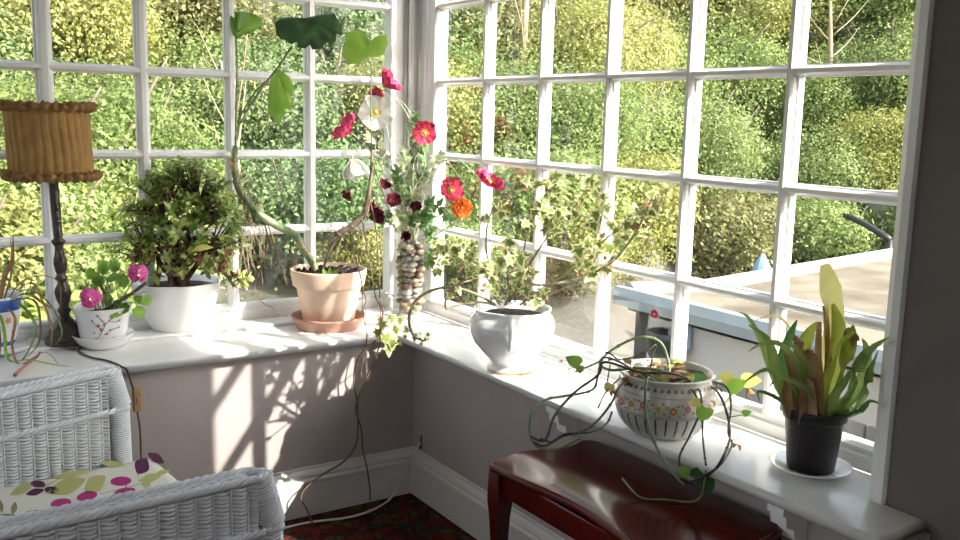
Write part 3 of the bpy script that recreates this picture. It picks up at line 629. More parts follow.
# ================================================================== CHEESE PLANT IN TERRACOTTA
c=at(328,326,'z',SILL); c.y=min(c.y,-.20); F=Front(c)
t=empty('saucer',c,'brown terracotta saucer under the terracotta pot','saucer')
b=MB(); b.lathe([(0,0),(.118,0),(.122,.004),(.136,.036),(.140,.040),(.140,.046),(.135,.047),(.130,.040),(.118,.010),(0,.009)],c,56); b.build('dish',terrad,t)
pt=empty('potted_cheese_plant',c+V((0,0,.01)),'leggy cheese plant with bent cane and hanging aerial roots in a terracotta pot','potted plant')
b=MB(); b.lathe([(0,0),(.088,0),(.092,.004),(.119,.142),(.121,.146),(.131,.150),(.133,.156),(.141,.204),(.142,.210),(.138,.213),(.131,.210),(.126,.185),(0,.185)],c+V((0,0,.0095)),64); b.build('pot',terra,pt)
b=MB(); b.lathe([(0,.018),(.06,.016),(.10,.008),(.129,0)],c+V((0,0,.195)),40,rad=lambda a,z,i:1+.0*a)
for k in range(70):
    a=rnd(0,6.28); r=.12*math.sqrt(random.random()); b.blob(c+V((r*math.cos(a),r*math.sin(a),.205+.01*(1-r/.12))),rnd(.004,.012),segs=6,rings=4,noise=.3)
b.build('soil',soil,pt)
cane=[(316,272,0),(312,262,0),(303,248,0),(295,235,0),(276,225,.0),(256,212,.0),(243,196,.0),(237,182,.0),(234,160,.0),(236,146,.0)]
b=MB(); b.tube([F(*q) for q in cane],[.013,.0135,.014,.0145,.0150,.0150,.0145,.014,.012,.010],10,smooth=5)
for q in cane[1:-1]: 
    p=F(*q); b.blob(p,(.0165,.0165,.011),segs=10,rings=6)
b.build('main_cane',caneg,pt)
cane2=[(322,272,.02),(330,250,.02),(339,234,.0),(352,226,.0),(364,214,.0),(368,198,.0),(371,175,0),(372,150,0)]
b=MB(); b.tube([F(*q) for q in cane2],[.004,.006,.012,.0125,.012,.009,.006,.0045],8,smooth=5)
for q in cane2[2:5]: b.blob(F(*q),(.0145,.0145,.011),segs=8,rings=5)
b.build('side_cane',mat('grey_brown_cane',(.16,.12,.08),.7,var=.3,scale=30),pt)
def petiole(pp,r=.0035,m=stemg):
    q=MB(); q.tube([F(*p) for p in pp],r,7,smooth=5); return q.build('petiole',m,pt)
petiole([(236,148,0),(238,128,0),(262,88,0),(279,66,-.01),(291,47,-.02)],.0042,caneg); petiole([(236,148,0),(236,110,0),(237,70,0),(236,34,0)],.0035); petiole([(372,150,0),(371,125,0),(371,85,0),(371,66,0),(366,52,0)],.0022)
petiole([(237,140,0),(240,118,0),(255,92,.01),(270,78,.01)],.003)
b=MB(); ribbon(b,[F(234,150,-.004),F(232,165,-.006),F(236,176,-.008)],[.012,.02,.004],V((0,-1,0)),.3); b.build('dry_sheath',brown,pt)
def monst(name,ctr,pts,m,bulge=.02,veins=True,label=None):
    """broad leaf: ctr = petiole end; pts = outline with depth"""
    q=MB(); C0=F(*ctr); O=[F(*p) for p in pts]; n=len(O); vs=[C0]
    rings=4
    for r in range(1,rings+1):
        f=r/rings
        for o in O: vs.append(C0.lerp(o,f)+(tocam(C0)*.6+V((0,0,.8)))*bulge*math.sin(math.pi*f*.9))
    fs=[(0,k+1,(k+1)%n+1) for k in range(n)]+[(1+(r-1)*n+k,1+r*n+k,1+r*n+(k+1)%n,1+(r-1)*n+(k+1)%n) for r in range(1,rings) for k in range(n)]
    q.add(vs,fs); o=q.build(name,m,pt)
    if label:o['label']=label
monst('leaf',(307,26,0),[(307,20,.03),(320,17,.04),(334,14,.03),(337,20,.0),(342,29,-.01),(343,37,-.03),(336,35,-.02),(336,42,-.04),(331,48,-.05),(326,43,-.04),(322,50,-.05),(312,51,-.06),(310,46,-.05),(305,50,-.06),(298,49,-.05),(297,43,-.04),(291,46,-.03),(284,41,-.02),(281,41,-.01),(276,35,0),(275,24,.0),(281,19,.02),(293,20,.03)],dgreen,.02,label='dark glossy split leaf')
monst('leaf',(237,32,0),[(240,22,0),(234,13,.02),(243,12,.03),(252,14,.03),(262,19,.01),(262,26,0),(255,32,-.01),(250,35,-.01),(243,35,-.01),(239,40,-.01),(233,36,0),(230,26,0),(230,16,.01)],green,.01)
monst('leaf',(368,48,0),[(370,42,0),(377,37,0),(386,35,.01),(388,44,0),(384,55,-.01),(378,58,-.01),(368,58,-.01),(360,64,-.01),(350,65,-.01),(343,58,0),(342,50,0),(346,40,0),(346,33,.01),(356,31,.02),(364,32,.01),(368,38,0)],lgreen,.01,label='pale green leaf')
monst('leaf',(277,72,0),[(280,71,0),(290,78,0),(294,88,0),(292,97,-.01),(284,92,0),(293,102,-.01),(290,112,-.01),(286,108,-.01),(283,118,-.02),(277,126,-.02),(274,118,-.01),(268,114,-.01),(268,100,0),(269,88,0),(271,78,0)],lgreen,.01,label='bright hanging leaf')
lf=MB()
for (px,py,a) in [(330,268,0),(337,272,.6),(324,273,-.7),(333,276,1.1),(327,278,-1.3),(337,280,1.4),(330,282,.1),(322,279,-1.2)]:
    p=F(330,285,-.09); q=F(px,py-4,-.10); lf.blade(p.lerp(q,.2),(q-p),tocam(p)+V((0,0,.6)),.055 if py<275 else .045,.020,rows=4,droop=.5)
lf.build('seedling',[lgreen],pt)
# aerial roots
def roots(name,list_,r,m):
    for pp in list_:
        q=MB(); q.tube([F(*p) for p in pp],[r]*(len(pp)-1)+[r*.5],5,smooth=4); q.build(name,m,pt)
roots('aerial_root',[[(266,220,0),(272,235,-.01),(277,255,-.02),(283,272,-.12),(287,285,-.15)],[(296,237,0),(290,248,0),(291,258,-.01),(300,268,-.04)],[(250,205,0),(262,218,.01),(268,240,0),(264,258,0)]],.0032,root_m)
roots('aerial_root',[[(258,275,-.02),(255,290,-.02),(262,302,-.04),(275,309,-.08),(287,317,-.12)],[(235,180,0),(240,205,0),(254,232,0),(262,262,-.01),(257,275,-.02)],[(350,228,0),(352,245,0),(356,268,-.02)]],.0022,root_m)
roots('aerial_root',[[(361,215,0),(366,240,-.05),(371,270,-.1),(376,298,-.15),(383,312,-.2),(379,330,-.27)],[(369,195,0),(376,230,-.05),(379,265,-.1),(380,300,-.17),(381,330,-.25)],[(355,225,0),(352,245,-.04),(357,262,-.1),(362,285,-.14),(363,310,-.2),(367,335,-.26)],[(372,160,0),(384,195,-.05),(392,220,-.05)],[(362,290,-.15),(366,300,-.2),(360,315,-.24)]],.0022,root_m)
# long roots that reach over the sill to the floor
q=MB()
yy=AF-.014
def fl(px,py,y=None): return at(px,py,'y',yy if y is None else y)
q.tube([F(381,328,-.22),fl(378,338,yy),fl(362,352,yy),fl(355,368,yy),fl(354,384,yy),fl(357,400,yy),fl(358,415,yy),fl(357,440,yy),fl(352,452,yy),fl(342,463,yy),fl(322,475,yy),fl(306,488,yy-.01),fl(301,498,yy-.015),fl(306,508,yy-.02),fl(313,524,yy-.03)],.0028,6,smooth=4)
q.tube([F(379,330,-.24),fl(380,342,yy),fl(374,362,yy),fl(366,380,yy),fl(358,398,yy),fl(356,412,yy-.004),fl(361,428,yy),fl(363,450,yy),fl(367,468,yy-.006),fl(370,490,yy-.01),fl(370,500,yy-.012)],.0026,6,smooth=4)
q.tube([F(367,334,-.25),fl(366,345,yy),fl(363,360,yy),fl(361,374,yy),fl(366,381,yy),fl(373,370,yy),fl(379,352,yy)],.0024,6,smooth=4)
q.build('long_root',root_m,pt)
q=MB()
for k in range(34):
    a=F(rnd(236,262),rnd(165,215),0); p=F(rnd(222,275),rnd(240,290),rnd(-.03,.05)); q.tube([a,a.lerp(p,.35)+rdir()*.02,a.lerp(p,.7)+rdir()*.03,p],.0008,4,smooth=3)
q.build('fine_roots',rootl,pt); q=MB()
for k in range(12):
    a=F(rnd(345,365),rnd(222,228),0); p=a+V((rnd(-.08,.02),rnd(-.02,.02),-rnd(.06,.2))); q.tube([a,a.lerp(p,.5)+rdir()*.02,p],.0008,4,smooth=3)
q.build('fine_roots',rootl,pt)
# ================================================================== GLASS VASE OF PEBBLES AND FLOWERS
c=V((-.125,-.165,SILL)); c=V((at(410,314,'z',SILL).x,at(410,314,'z',SILL).y,SILL)); F=Front(c); FV=F
VW=.053; VH=.300
vs_=empty('glass_vase',c,'square clear glass vase of pebbles in the window corner','vase')
vg=glassmat('clear_vase_glass',.03,(.985,.99,.985))
b=MB(); b.box(c+V((-VW,-VW,.0005)),c+V((VW,VW,.016)),bev=.003); b.build('base',vg,vs_)
b=MB(); 
o_=[(-VW,-VW),(VW,-VW),(VW,VW),(-VW,VW)]; i_=[(x*.94,y*.94) for x,y in o_]; vv=[]
for z in (.0165,VH):
    for x,y in o_: vv.append(c+V((x,y,z)))
for z in (VH,.0165):
    for x,y in i_: vv.append(c+V((x,y,z)))
b.add(vv,[(r*4+k,r*4+(k+1)%4,((r+1)%4)*4+(k+1)%4,((r+1)%4)*4+k) for r in range(4) for k in range(4)],0,True); b.build('walls',vg,vs_)
pcol=[(.36,.29,.22),(.50,.41,.30),(.22,.20,.19),(.13,.12,.12),(.30,.20,.14),(.62,.56,.46),(.40,.36,.33),(.48,.34,.20)]
pm=[mat('pebble_%s'%n,tuple(c_*.6 for c_ in k),.4,var=.12,scale=25) for n,k in zip('tan sand grey dark rust pale stone ochre'.split(),pcol)]
cn='tan sandy grey dark rust-brown pale stone-grey ochre'.split()
spots=[]; z=.030
while z<VH-.02:
    off=rnd(0,1.5)
    for k in range(6):
        a=off+k*math.pi/3; rr=.034
        x=max(-.029,min(.029,rr*1.3*math.cos(a))); y=max(-.029,min(.029,rr*1.3*math.sin(a))); spots.append((x,y,z+rnd(-.004,.004)))
    spots.append((0,0,z+.01)); z+=.0225
for k,(x,y,z) in enumerate(spots):
    i=random.randrange(8); q=MB(); R=Matrix.Rotation(rnd(0,3),3,'Z')@Matrix.Rotation(rnd(-.4,.4),3,'X')
    q.blob((0,0,0),(rnd(.019,.0235),rnd(.016,.020),rnd(.0105,.014)),segs=12,rings=7,noise=.06,rot=R); o=q.build('pebble',pm[i]); o.location=c+V((x,y,z))
    row='bottom' if z<.09 else ('middle' if z<.18 else 'top'); tag(o,'smooth pebble heaped with the others inside the square glass vase','pebble','pebbles in the glass vase')
top=c+V((0,0,VH-.03))
red=mat('crimson_silk_petal',(.42,.010,.035),.6,col2=(.58,.03,.09),scale=40,trans=.1); mag=mat('magenta_red_petal',(.56,.015,.09),.6,col2=(.74,.06,.20),scale=40,trans=.12); dred=mat('dark_maroon_petal',(.085,.005,.015),.6,col2=(.17,.01,.03),scale=40,trans=.12)
wp=mat('white_silk_petal',(.82,.82,.78),.6,trans=.3); orp=mat('orange_petal',(.85,.14,.01),.6,col2=(.9,.27,.03),scale=60,trans=.3); yc=mat('yellow_green_centre',(.50,.45,.08),.7); blk=mat('dark_stamens',(.05,.02,.02),.7)
stemp=mat('pale_grey_green_stem',(.38,.42,.30),.6)
def poppy(px,py,off,R,face,m,label,cat='flower',np_=5,cup=.5,cm=None,stem=None,name='silk_poppy',stm=None,group=None,layers=1):
    ctr=FV(px,py,off); f=(V((0,0,0))+rx*face[0]+V((0,0,1))*face[1]-fn*face[2]).normalized(); root=empty(name,ctr,label,cat,group)
    s=f.orthogonal().normalized(); u=f.cross(s); base=ctr-f*R*.35
    for L_ in range(layers):
        for j in range(np_):
            a=2*math.pi*(j+.5*L_)/np_+rnd(-.15,.15); o=s*math.cos(a)+u*math.sin(a); d=(o*math.cos(cup+.25*L_)+f*math.sin(cup+.25*L_)).normalized(); tn=d.cross(f).normalized(); nn=tn.cross(d) if False else (f*math.cos(cup)-o*math.sin(cup)).normalized()
            q=MB(); rows,cols=7,9; vs=[]; RR=R*(1-.22*L_)*rnd(.92,1.06)
            for r in range(rows+1):
                t=r/rows
                for k in range(cols+1):
                    w=(k/cols-.5)*2; wid=RR*(.20+.72*math.sin(min(1,t*1.15)*math.pi*.5))*(1 if t<.8 else 1-.9*(t-.8)**1.3)
                    rip=.12*R*math.sin(w*9+j+3*t)*t
                    vs.append(base+d*(RR*1.18*(t-.07*w*w*t))+tn*(w*wid)+nn*(RR*.28*(w*w)*t*(.4+cup)+rip-RR*.25*t*t*(1-cup)))
            q.add(vs,[(r*(cols+1)+k,r*(cols+1)+k+1,(r+1)*(cols+1)+k+1,(r+1)*(cols+1)+k) for r in range(rows) for k in range(cols)]); q.build('petal',m,root)
    q=MB(); q.blob(base+f*R*.22,R*.20,segs=10,rings=6); 
    for k in range(16):
        a=k*2.4; d=(s*math.cos(a)+u*math.sin(a)+f*1.1).normalized(); q.tube([base+f*R*.05,base+d*R*.52],R*.022,4,smooth=1); q.blob(base+d*R*.52,R*.05,segs=5,rings=3)
    q.build('flower_centre',cm or yc,root)
    q=MB(); pp=[base+f*R*.05]+[FV(*p) for p in (stem or [])]+[top]; q.tube(pp,[.0022]+[.002]*(len(pp)-1),6,smooth=5); q.build('stem',stm or stemp,root)
    return root
poppy(387,82,-.02,.052,(.8,.55,.12),mag,'magenta red silk poppy facing sideways, topmost bloom of the vase','flower',stem=[(388,92,0),(405,105,.0),(414,125,0),(413,160,0),(410,210,0)],cup=.75)
poppy(378,92,-.015,.036,(-.3,-.5,.5),mag,'magenta silk poppy bud half hidden just below the topmost bloom','flower',stem=[(392,95,.0),(412,130,.0),(410,215,0)],cup=.85,np_=4)
poppy(376,112,-.05,.054,(.1,.15,1),wp,'open white silk poppy with yellow centre facing the room','flower',stem=[(386,125,0),(390,150,0),(395,190,0),(404,222,0)],cup=.25)
poppy(346,129,-.06,.058,(-.65,.6,.3),mag,'magenta red silk poppy at the left, in front of the window bars','flower',stem=[(360,140,-.03),(378,160,0),(395,195,0),(405,225,0)],cup=.6)
poppy(355,165,-.05,.066,(.25,-1,.15),wp,'drooping white silk poppy hanging mouth down','flower',stem=[(350,148,-.03),(362,145,-.02),(380,165,0),(400,215,0)],cup=1.05)
poppy(425,133,-.05,.038,(.15,0,1),red,'small crimson silk poppy with yellow centre near the corner post','flower',stem=[(418,150,-.02),(412,180,0),(410,220,0)],cup=.35)
poppy(451,190,-.08,.041,(.35,.3,.7),red,'crimson silk poppy close above the orange bloom','flower',stem=[(446,205,-.05),(432,228,-.02),(416,240,0)],cup=.55)
poppy(490,181,-.14,.052,(.45,.75,.28),mag,'large crimson pink silk poppy reaching furthest right of the vase','flower',stem=[(478,178,-.11),(458,160,-.08),(440,165,-.05),(425,195,-.02),(413,230,0)],cup=.5,layers=2)
poppy(462,208,-.10,.031,(.1,.2,1),orp,'orange ruffled silk bloom','flower',np_=8,layers=3,cup=.3,stem=[(455,222,-.06),(435,235,-.03),(415,242,0)],name='silk_marigold',cm=orp)
for (px,py,off,R,fc,l) in [(348,194,-.06,.024,(-.5,-.5,.6),'small dark maroon bloom furthest left and lowest on its own stem'),(385,185,-.06,.023,(.2,.5,.7),'dark maroon bloom above the maroon cluster of the vase'),(393,201,-.09,.030,(.3,.5,.8),'dark maroon bloom in the middle of the maroon cluster'),(379,214,-.09,.034,(-.4,-.3,.8),'largest dark maroon bloom, drooping at the left of the maroon cluster'),(415,205,-.07,.023,(.3,-.4,.8),'small dark maroon bloom at the right of the maroon cluster'),(374,207,-.07,.018,(-.7,.2,.6),'tiny crimson maroon bud left of the maroon cluster')]:
    poppy(px,py,off,R,fc,dred if px!=374 else red,l,'flower',cup=.7,cm=blk,layers=2,stem=[(px*.6+408*.4,py-4,off*.7),(px*.3+408*.7,py*.6+235*.4,off*.3)],name='silk_anemone')
poppy(406,236,-.085,.026,(.1,.1,1),dred,'rolled dark maroon rose sitting on top of the pebbles','flower',cup=1.0,layers=3,np_=4,cm=dred,name='silk_rose')
# leafy sprays and dry grass
def spray(name,label,pp,n,L,W,m,spread=1.0,grp=None):
    root=empty(name,top,label,'foliage',grp); s_=MB(); P=s_.tube([top]+[FV(*p) for p in pp],[.0022]*(len(pp))+[.0012],6,smooth=6); s_.build('stem',stemp,root); q=MB()
    for k in range(n):
        t=.35+.65*k/n; i=int(t*(len(P)-1)); p=P[i]; tg=(P[min(i+1,len(P)-1)]-P[i-1]).normalized(); sd=rdir(); sd=(sd-tg*sd.dot(tg)).normalized(); d=(sd*spread+tg*.8).normalized(); nn=(tocam(p)+rdir()*.6).normalized()
        for j in range(3): # cut leaf: side lobes
            dd=(d+rdir()*.0+(nn.cross(d))*(j-1)*.6).normalized(); q.blade(p,dd,nn,L*(1 if j==1 else .6)*rnd(.9,1.4),W*1.5,rows=3,droop=rnd(0,.5))
    q.build('leaves',m,root)
gl=mat('silk_leaf_green',(.10,.24,.06),.6,col2=(.24,.38,.14),scale=30,trans=.3); gl2=mat('silk_leaf_pale',(.34,.42,.22),.6,col2=(.50,.55,.34),scale=30,trans=.3)
SP=[('rising beside the corner post',[(410,190,0),(412,140,.0),(414,110,0)],9,.035,.010,gl),('arching left across the white bloom',[(400,200,0),(388,160,-.03),(365,128,-.05)],10,.04,.010,gl2),('leaning right over the pane',[(418,200,-.02),(432,170,-.04),(440,150,-.05)],9,.035,.009,gl2),
('behind the crimson poppy',[(415,200,0),(425,165,.0),(422,145,0)],9,.04,.011,gl),('spilling right above the orange bloom',[(418,215,-.03),(438,205,-.06),(452,225,-.07)],9,.04,.012,gl),('hanging beside the vase',[(420,225,-.03),(432,235,-.07),(430,262,-.09)],9,.04,.014,gl),
('in the middle of the bunch',[(405,205,-.03),(400,185,-.05),(398,168,-.05)],12,.04,.010,gl),('pale, upright in the bunch',[(412,205,-.03),(408,175,-.03),(402,148,-.03)],12,.035,.009,gl2),('low at the left of the bunch',[(398,222,-.03),(388,218,-.06),(378,225,-.06)],8,.035,.010,gl),('low at the front of the bunch',[(404,225,-.06),(400,218,-.09),(396,226,-.10)],10,.04,.014,gl2),('short over the vase mouth',[(412,225,-.06),(420,215,-.08),(428,220,-.09)],10,.04,.013,gl)]
for l,pp,n,L_,W_,m in SP: n=int(n*1.9); spray('silk_foliage_spray','%s silk leaf spray %s'%('green' if m is gl else 'grey-green',l),pp,n,L_,W_,m)
root=empty('dried_grass',top,'wispy cream dried grass stems curling through the vase flowers','foliage'); q=MB()
for k in range(42):
    a=rnd(-1.2,1.2); ex=410+rnd(12,46)*math.sin(a)*1.2; ey=230-rnd(45,105)*math.cos(a); mid=FV(410+(ex-410)*.35+rnd(-8,8),(ey+235)/2-rnd(0,20),rnd(-.06,.03)); e=FV(ex,ey,rnd(-.1,.03)); tl=e+rx*rnd(-.05,.05)+V((0,0,-rnd(0,.05))); q.tube([top+V((rnd(-.02,.02),rnd(-.02,.02),0)),mid,e,tl],[.0012,.0012,.001,.0006],4,smooth=5)
q.build('stems',mat('cream_dry_grass',(.72,.68,.52),.8,trans=.2),root)
# ================================================================== WHITE URN WITH VARIEGATED IVY
c=at(511,370,'z',SILL); c=V((c.x,c.y,SILL)); F=Front(c)
pt=empty('urn_planter',c,'trailing cream-edged ivy in a lobed white china urn with gold base line','potted plant')
lob=lambda a,z,i:1+(.035*math.cos(4*a+.5)+.012*math.cos(8*a)) * min(1,max(0,(z-.03)/.05))
b=MB(); b.lathe([(0,0),(.072,0),(.075,.003),(.075,.010),(.066,.016),(.062,.024),(.072,.040),(.098,.068),(.122,.098),(.135,.128),(.138,.150),(.131,.172),(.120,.186),(.118,.192),(.124,.202),(.118,.203),(.111,.194),(.114,.180),(.0,.175)],c,72,rad=lob)
gold=mat('gold_line',(.55,.36,.10),.3,metal=.6)
b.lathe([(.0757,.0035),(.0757,.0095)],c,48,mi=1)
pot=b.build('pot',[china,gold],pt)
hd=(-fn*.93-rx*.05).normalized()
for sgn in (1,-1):
    q=MB(); h=hd*sgn; q.tube([c+h*.117+V((0,0,.182)),c+h*.140+V((0,0,.186)),c+h*.154+V((0,0,.168)),c+h*.152+V((0,0,.140)),c+h*.143+V((0,0,.115)),c+h*.124+V((0,0,.098))],[.009,.009,.0085,.008,.008,.009],10,smooth=5); q.build('handle',china,pot)
b=MB(); b.lathe([(0,.01),(.06,.008),(.108,0)],c+V((0,0,.178)),32,rad=lambda a,z,i:1+.03*math.cos(4*a+.5)); b.build('soil',soil,pt)
top=c+V((0,0,.19)); ivg=mat('ivy_green',(.16,.27,.07),.4,col2=(.36,.44,.13),scale=30,trans=.35); ivs=mat('ivy_stem',(.22,.19,.10),.6,col2=(.34,.30,.17),scale=30)
st=MB(); lf=MB(); dl=MB()
B_=[ # stem path px, then leaf density, leaf size
 ([(505,305,0),(522,285,-.03),(545,285,-.04),(580,278,-.05),(612,262,-.06),(636,232,-.06),(652,198,-.06)],.0030,18,.036,.55),
 ([(520,305,0),(540,290,0),(570,270,0),(592,245,0),(602,215,0),(600,192,0)],.0024,14,.032,.5),
 ([(500,305,0),(492,280,.0),(486,240,.02),(495,205,.02),(520,188,.02),(548,184,.02)],.0022,14,.028,.5),
 ([(515,300,0),(522,260,.02),(530,225,.02),(545,200,.02),(560,178,.02)],.0022,14,.030,.5),
 ([(510,302,0),(530,262,.0),(560,222,.0),(580,200,.0),(592,176,.0)],.0020,12,.028,.55),
 ([(495,305,0),(478,302,-.05),(455,306,-.07),(446,308,-.08),(448,292,-.09),(462,283,-.09),(490,276,-.06)],.0028,5,.022,.6),
 ([(495,305,0),(480,296,-.04),(452,287,-.06),(428,292,-.07),(414,303,-.07),(409,320,-.07),(414,336,-.07),(425,341,-.07)],.0036,5,.016,.75),
 ([(500,302,0),(485,275,-.02),(470,262,-.03),(450,250,-.02),(435,246,.0)],.0022,14,.028,.35),
 ([(505,300,-.02),(495,280,-.05),(485,268,-.07),(472,268,-.08)],.0020,8,.028,.2),
 ([(515,302,-.02),(518,285,-.05),(526,270,-.06),(535,272,-.07)],.0020,9,.030,.2),
 ([(510,302,-.02),(508,280,-.04),(510,260,-.05),(505,245,-.04)],.0020,10,.030,.2),
 ([(498,303,-.03),(490,290,-.07),(482,290,-.09)],.0018,6,.026,.2),
 ([(522,303,0),(535,292,-.05),(548,300,-.08)],.0018,6,.026,.3),
 ([(505,303,0),(545,240,-.03),(548,225,-.03),(570,215,-.03),(590,218,-.03)],.002,10,.03,.45),
 ([(530,298,0),(560,290,-.02),(590,268,-.02),(605,240,-.03),(635,218,-.03)],.002,10,.032,.5),
]
for pp,r,n,sz,t0 in B_:
    r*=1.35; P=st.tube([F(*p) for p in pp],[r]*(len(pp)-1)+[r*.5],6,smooth=6)
    for k in range(int(n*1.7)):
        t=t0+(1-t0)*random.random(); i=min(len(P)-1,int(t*(len(P)-1))); p=P[i]; q=p+rdir()*rnd(.008,.032)+V((0,0,.004)); st.tube([p,q],.0009,4,smooth=1)
        n_=(tocam(q)*.9+rdir()*.9+V((0,0,.4))).normalized(); u=rdir()*.8+V((0,0,-.3)); s=sz*rnd(.85,1.45)
        if random.random()<.16: dl.fan(q,n_,u,[(x*s*.5,y*s*.5) for x,y in IVY],cup=8)
        else: ivyleaf(lf,q,n_,u,s)
for (px,py,off,s) in [(578,246,-.05,.055),(640,208,-.07,.05),(628,222,-.07,.04),(655,203,-.06,.04),(556,188,.02,.045),(502,212,.02,.04),(545,208,0,.04),(606,205,-.05,.04),(519,256,-.06,.05),(500,258,-.06,.045),(538,300,-.09,.04),(470,255,-.05,.05),(486,262,-.06,.05),(618,240,-.05,.035)]:
    p=F(px,py,off); ivyleaf(lf,p,(tocam(p)+rdir()*.4),V((rnd(-.6,.6),0,-1)),s)
st.build('ivy_stems',ivs,pt); lf.build('ivy_leaves',[ivg,creamleaf],pt); dl.build('dead_ivy_leaves',brown,pt)
q=MB(); p=F(578,246,-.055); 
# cluster that hangs over the sill corner
c2=at(392,332,'y',AF-.03); st=MB(); lf=MB()
tw=[F(425,341,-.07),c2+V((.07,-.01,-.005)),c2+V((.035,0,.005)),c2+V((0,0,.03)),c2+V((-.04,0,.02)),c2+V((-.06,0,-.02))]; st.tube(tw,.0018,5,smooth=5)
for (px,py,s) in [(383,322,.045),(392,316,.04),(386,335,.055),(378,330,.04),(393,340,.045),(400,318,.035),(389,346,.045),(381,318,.03),(404,330,.02),(396,327,.04)]:
    p=at(px,py,'y',AF-.03+rnd(-.02,.02)); ivyleaf(lf,p,(tocam(p)+rdir()*.35),V((rnd(-.5,.5),0,-1)),s)
for (px,py,s) in [(425,341,.016),(428,336,.016),(421,345,.014),(413,309,.016),(400,345,.012)]:
    p=F(px,py,-.08); ivyleaf(lf,p,tocam(p),V((0,0,1)),s)
for k in range(26):
    p=F(rnd(436,476),rnd(236,262),rnd(-.09,-.04)); p2=p; ivyleaf(lf,p,(tocam(p)+rdir()*.7),V((rnd(-.8,.8),0,-1)),rnd(.022,.036))
for k in range(8):
    p=F(rnd(424,440),rnd(250,282),rnd(-.03,.0)); lf.fan(p,tocam(p)+rdir()*.4,V((rnd(-.5,.5),0,-1)),[(x*.028,y*.028) for x,y in IVY],0)
st.build('hanging_stem',ivs,pt); lf.build('hanging_leaves',[ivg,creamleaf],pt)
# ================================================================== FLORAL CHAMBER POT WITH BARE VINES
c=at(663,430,'z',SILL); c=V((c.x,c.y,SILL)); F=Front(c)
pt=empty('floral_pot_with_vines',c,'tangle of bare looping vines in a round ceramic pot with band of painted flowers','potted plant')
ivory=mat('shaded_ivory_glazed_ceramic',(.50,.49,.44),.2,var=.04,scale=8,coat=.5)  # base colour greyed to carry the pot's backlit shade
prf=[(0,0),(.078,0),(.088,.004),(.094,.010),(.108,.024),(.121,.046),(.128,.070),(.129,.092),(.126,.113),(.121,.132),(.116,.142),(.118,.150),(.124,.158),(.120,.161),(.113,.154),(.110,.140),(0,.135)]
b=MB(); b.lathe(prf,c,72)
Rz=lambda z:float(np.interp(z,[.0,.004,.01,.024,.046,.070,.092,.113,.132,.142,.15,.158],[.078,.088,.094,.108,.121,.128,.129,.126,.121,.116,.118,.124]))
grey=mat('dark_grey_stripe',(.06,.06,.065),.4); gl_=mat('grey_line',(.25,.25,.25),.4); bro=mat('brown_rim_pattern',(.22,.12,.09),.4); pkf=mat('pink_enamel',(.50,.08,.22),.4); orf=mat('orange_brown_enamel',(.45,.20,.06),.4); yf=mat('yellow_enamel',(.55,.42,.12),.4)
def Rt(a,z,l=.001): return c+V((Rz(z)+l,0,0)).xyz*0+V(((Rz(z)+l)*math.cos(a),(Rz(z)+l)*math.sin(a),z))
for k in range(30):
    a=2*math.pi*k/30
    for (z0_,z1_) in [(.016+.007*i,.023+.007*i) for i in range(7)]:
        w=.019; b.add([Rt(a-w,z0_),Rt(a+w,z0_),Rt(a+w,z1_),Rt(a-w,z1_)],[(0,1,2,3)],1)
for (z0_,z1_,mi) in ((.067,.070,2),(.073,.0745,2),(.1185,.1205,2)):
    for k in range(72):
        a=2*math.pi*k/72; a2=2*math.pi*(k+1)/72; b.add([Rt(a,z0_),Rt(a2,z0_),Rt(a2,z1_),Rt(a,z1_)],[(0,1,2,3)],mi)
for k in range(44):
    a=2*math.pi*k/44; b.add([Rt(a-.045,.132),Rt(a+.045,.134),Rt(a+.03,.142),Rt(a-.02,.141)],[(0,1,2,3)],3)
for k in range(22):
    a=2*math.pi*k/22+.1; z=.094+.004*math.sin(k*1.7); mi=[4,5,4,6,5][k%5]; r=.0095 if k%2 else .012; P0=Rt(a,z,.0015); n=V((math.cos(a),math.sin(a),0))
    b.fan(P0,n,V((0,0,1)),[(r*math.cos(i*math.pi/6)*(1 if i%2 else .72),r*math.sin(i*math.pi/6)*(1 if i%2 else .72)) for i in range(12)],mi)
    b.fan(P0+n*.0004,n,V((0,0,1)),[(r*.4*math.cos(i*math.pi/3),r*.4*math.sin(i*math.pi/3)) for i in range(6)],6 if mi!=6 else 5)
    for dz,da in ((.013,.09),(-.011,.12),(.009,-.11),(-.013,-.07)):
        b.fan(Rt(a+da,z+dz,.0013),n,V((0,0,1)),[(.0045*math.cos(i),.003*math.sin(i)) for i in range(6)],7)
b.build('pot',[ivory,grey,gl_,bro,pkf,orf,yf,mat('grey_green_enamel',(.22,.26,.16),.4)],pt)
q=MB(); h=rx; q.tube([c+h*.116+V((0,0,.135)),c+h*.150+V((0,0,.140)),c+h*.172+V((0,0,.115)),c+h*.168+V((0,0,.085)),c+h*.145+V((0,0,.062)),c+h*.115+V((0,0,.055))],[.008,.0085,.008,.0075,.0075,.009],10,smooth=6); q.build('handle',ivory,pt)
b=MB(); b.lathe([(0,.006),(.06,.004),(.109,0)],c+V((0,0,.138)),32); b.build('soil',soil,pt)
lit=MB()
for k in range(46):
    a=rnd(0,6.28); r=.098*math.sqrt(random.random()); p=c+V((r*math.cos(a),r*math.sin(a),rnd(.148,.17))); lit.blade(p,V((rnd(-1,1),rnd(-1,1),.25)),V((rnd(-.4,.4),rnd(-.4,.4),1)),rnd(.03,.055),rnd(.012,.022),mi=random.choice((0,1,2,2,0)),rows=3,droop=.4)
lit.build('leaf_litter',[brown,ygreen,mat('rust_dry_leaf',(.26,.10,.045),.8)],pt)
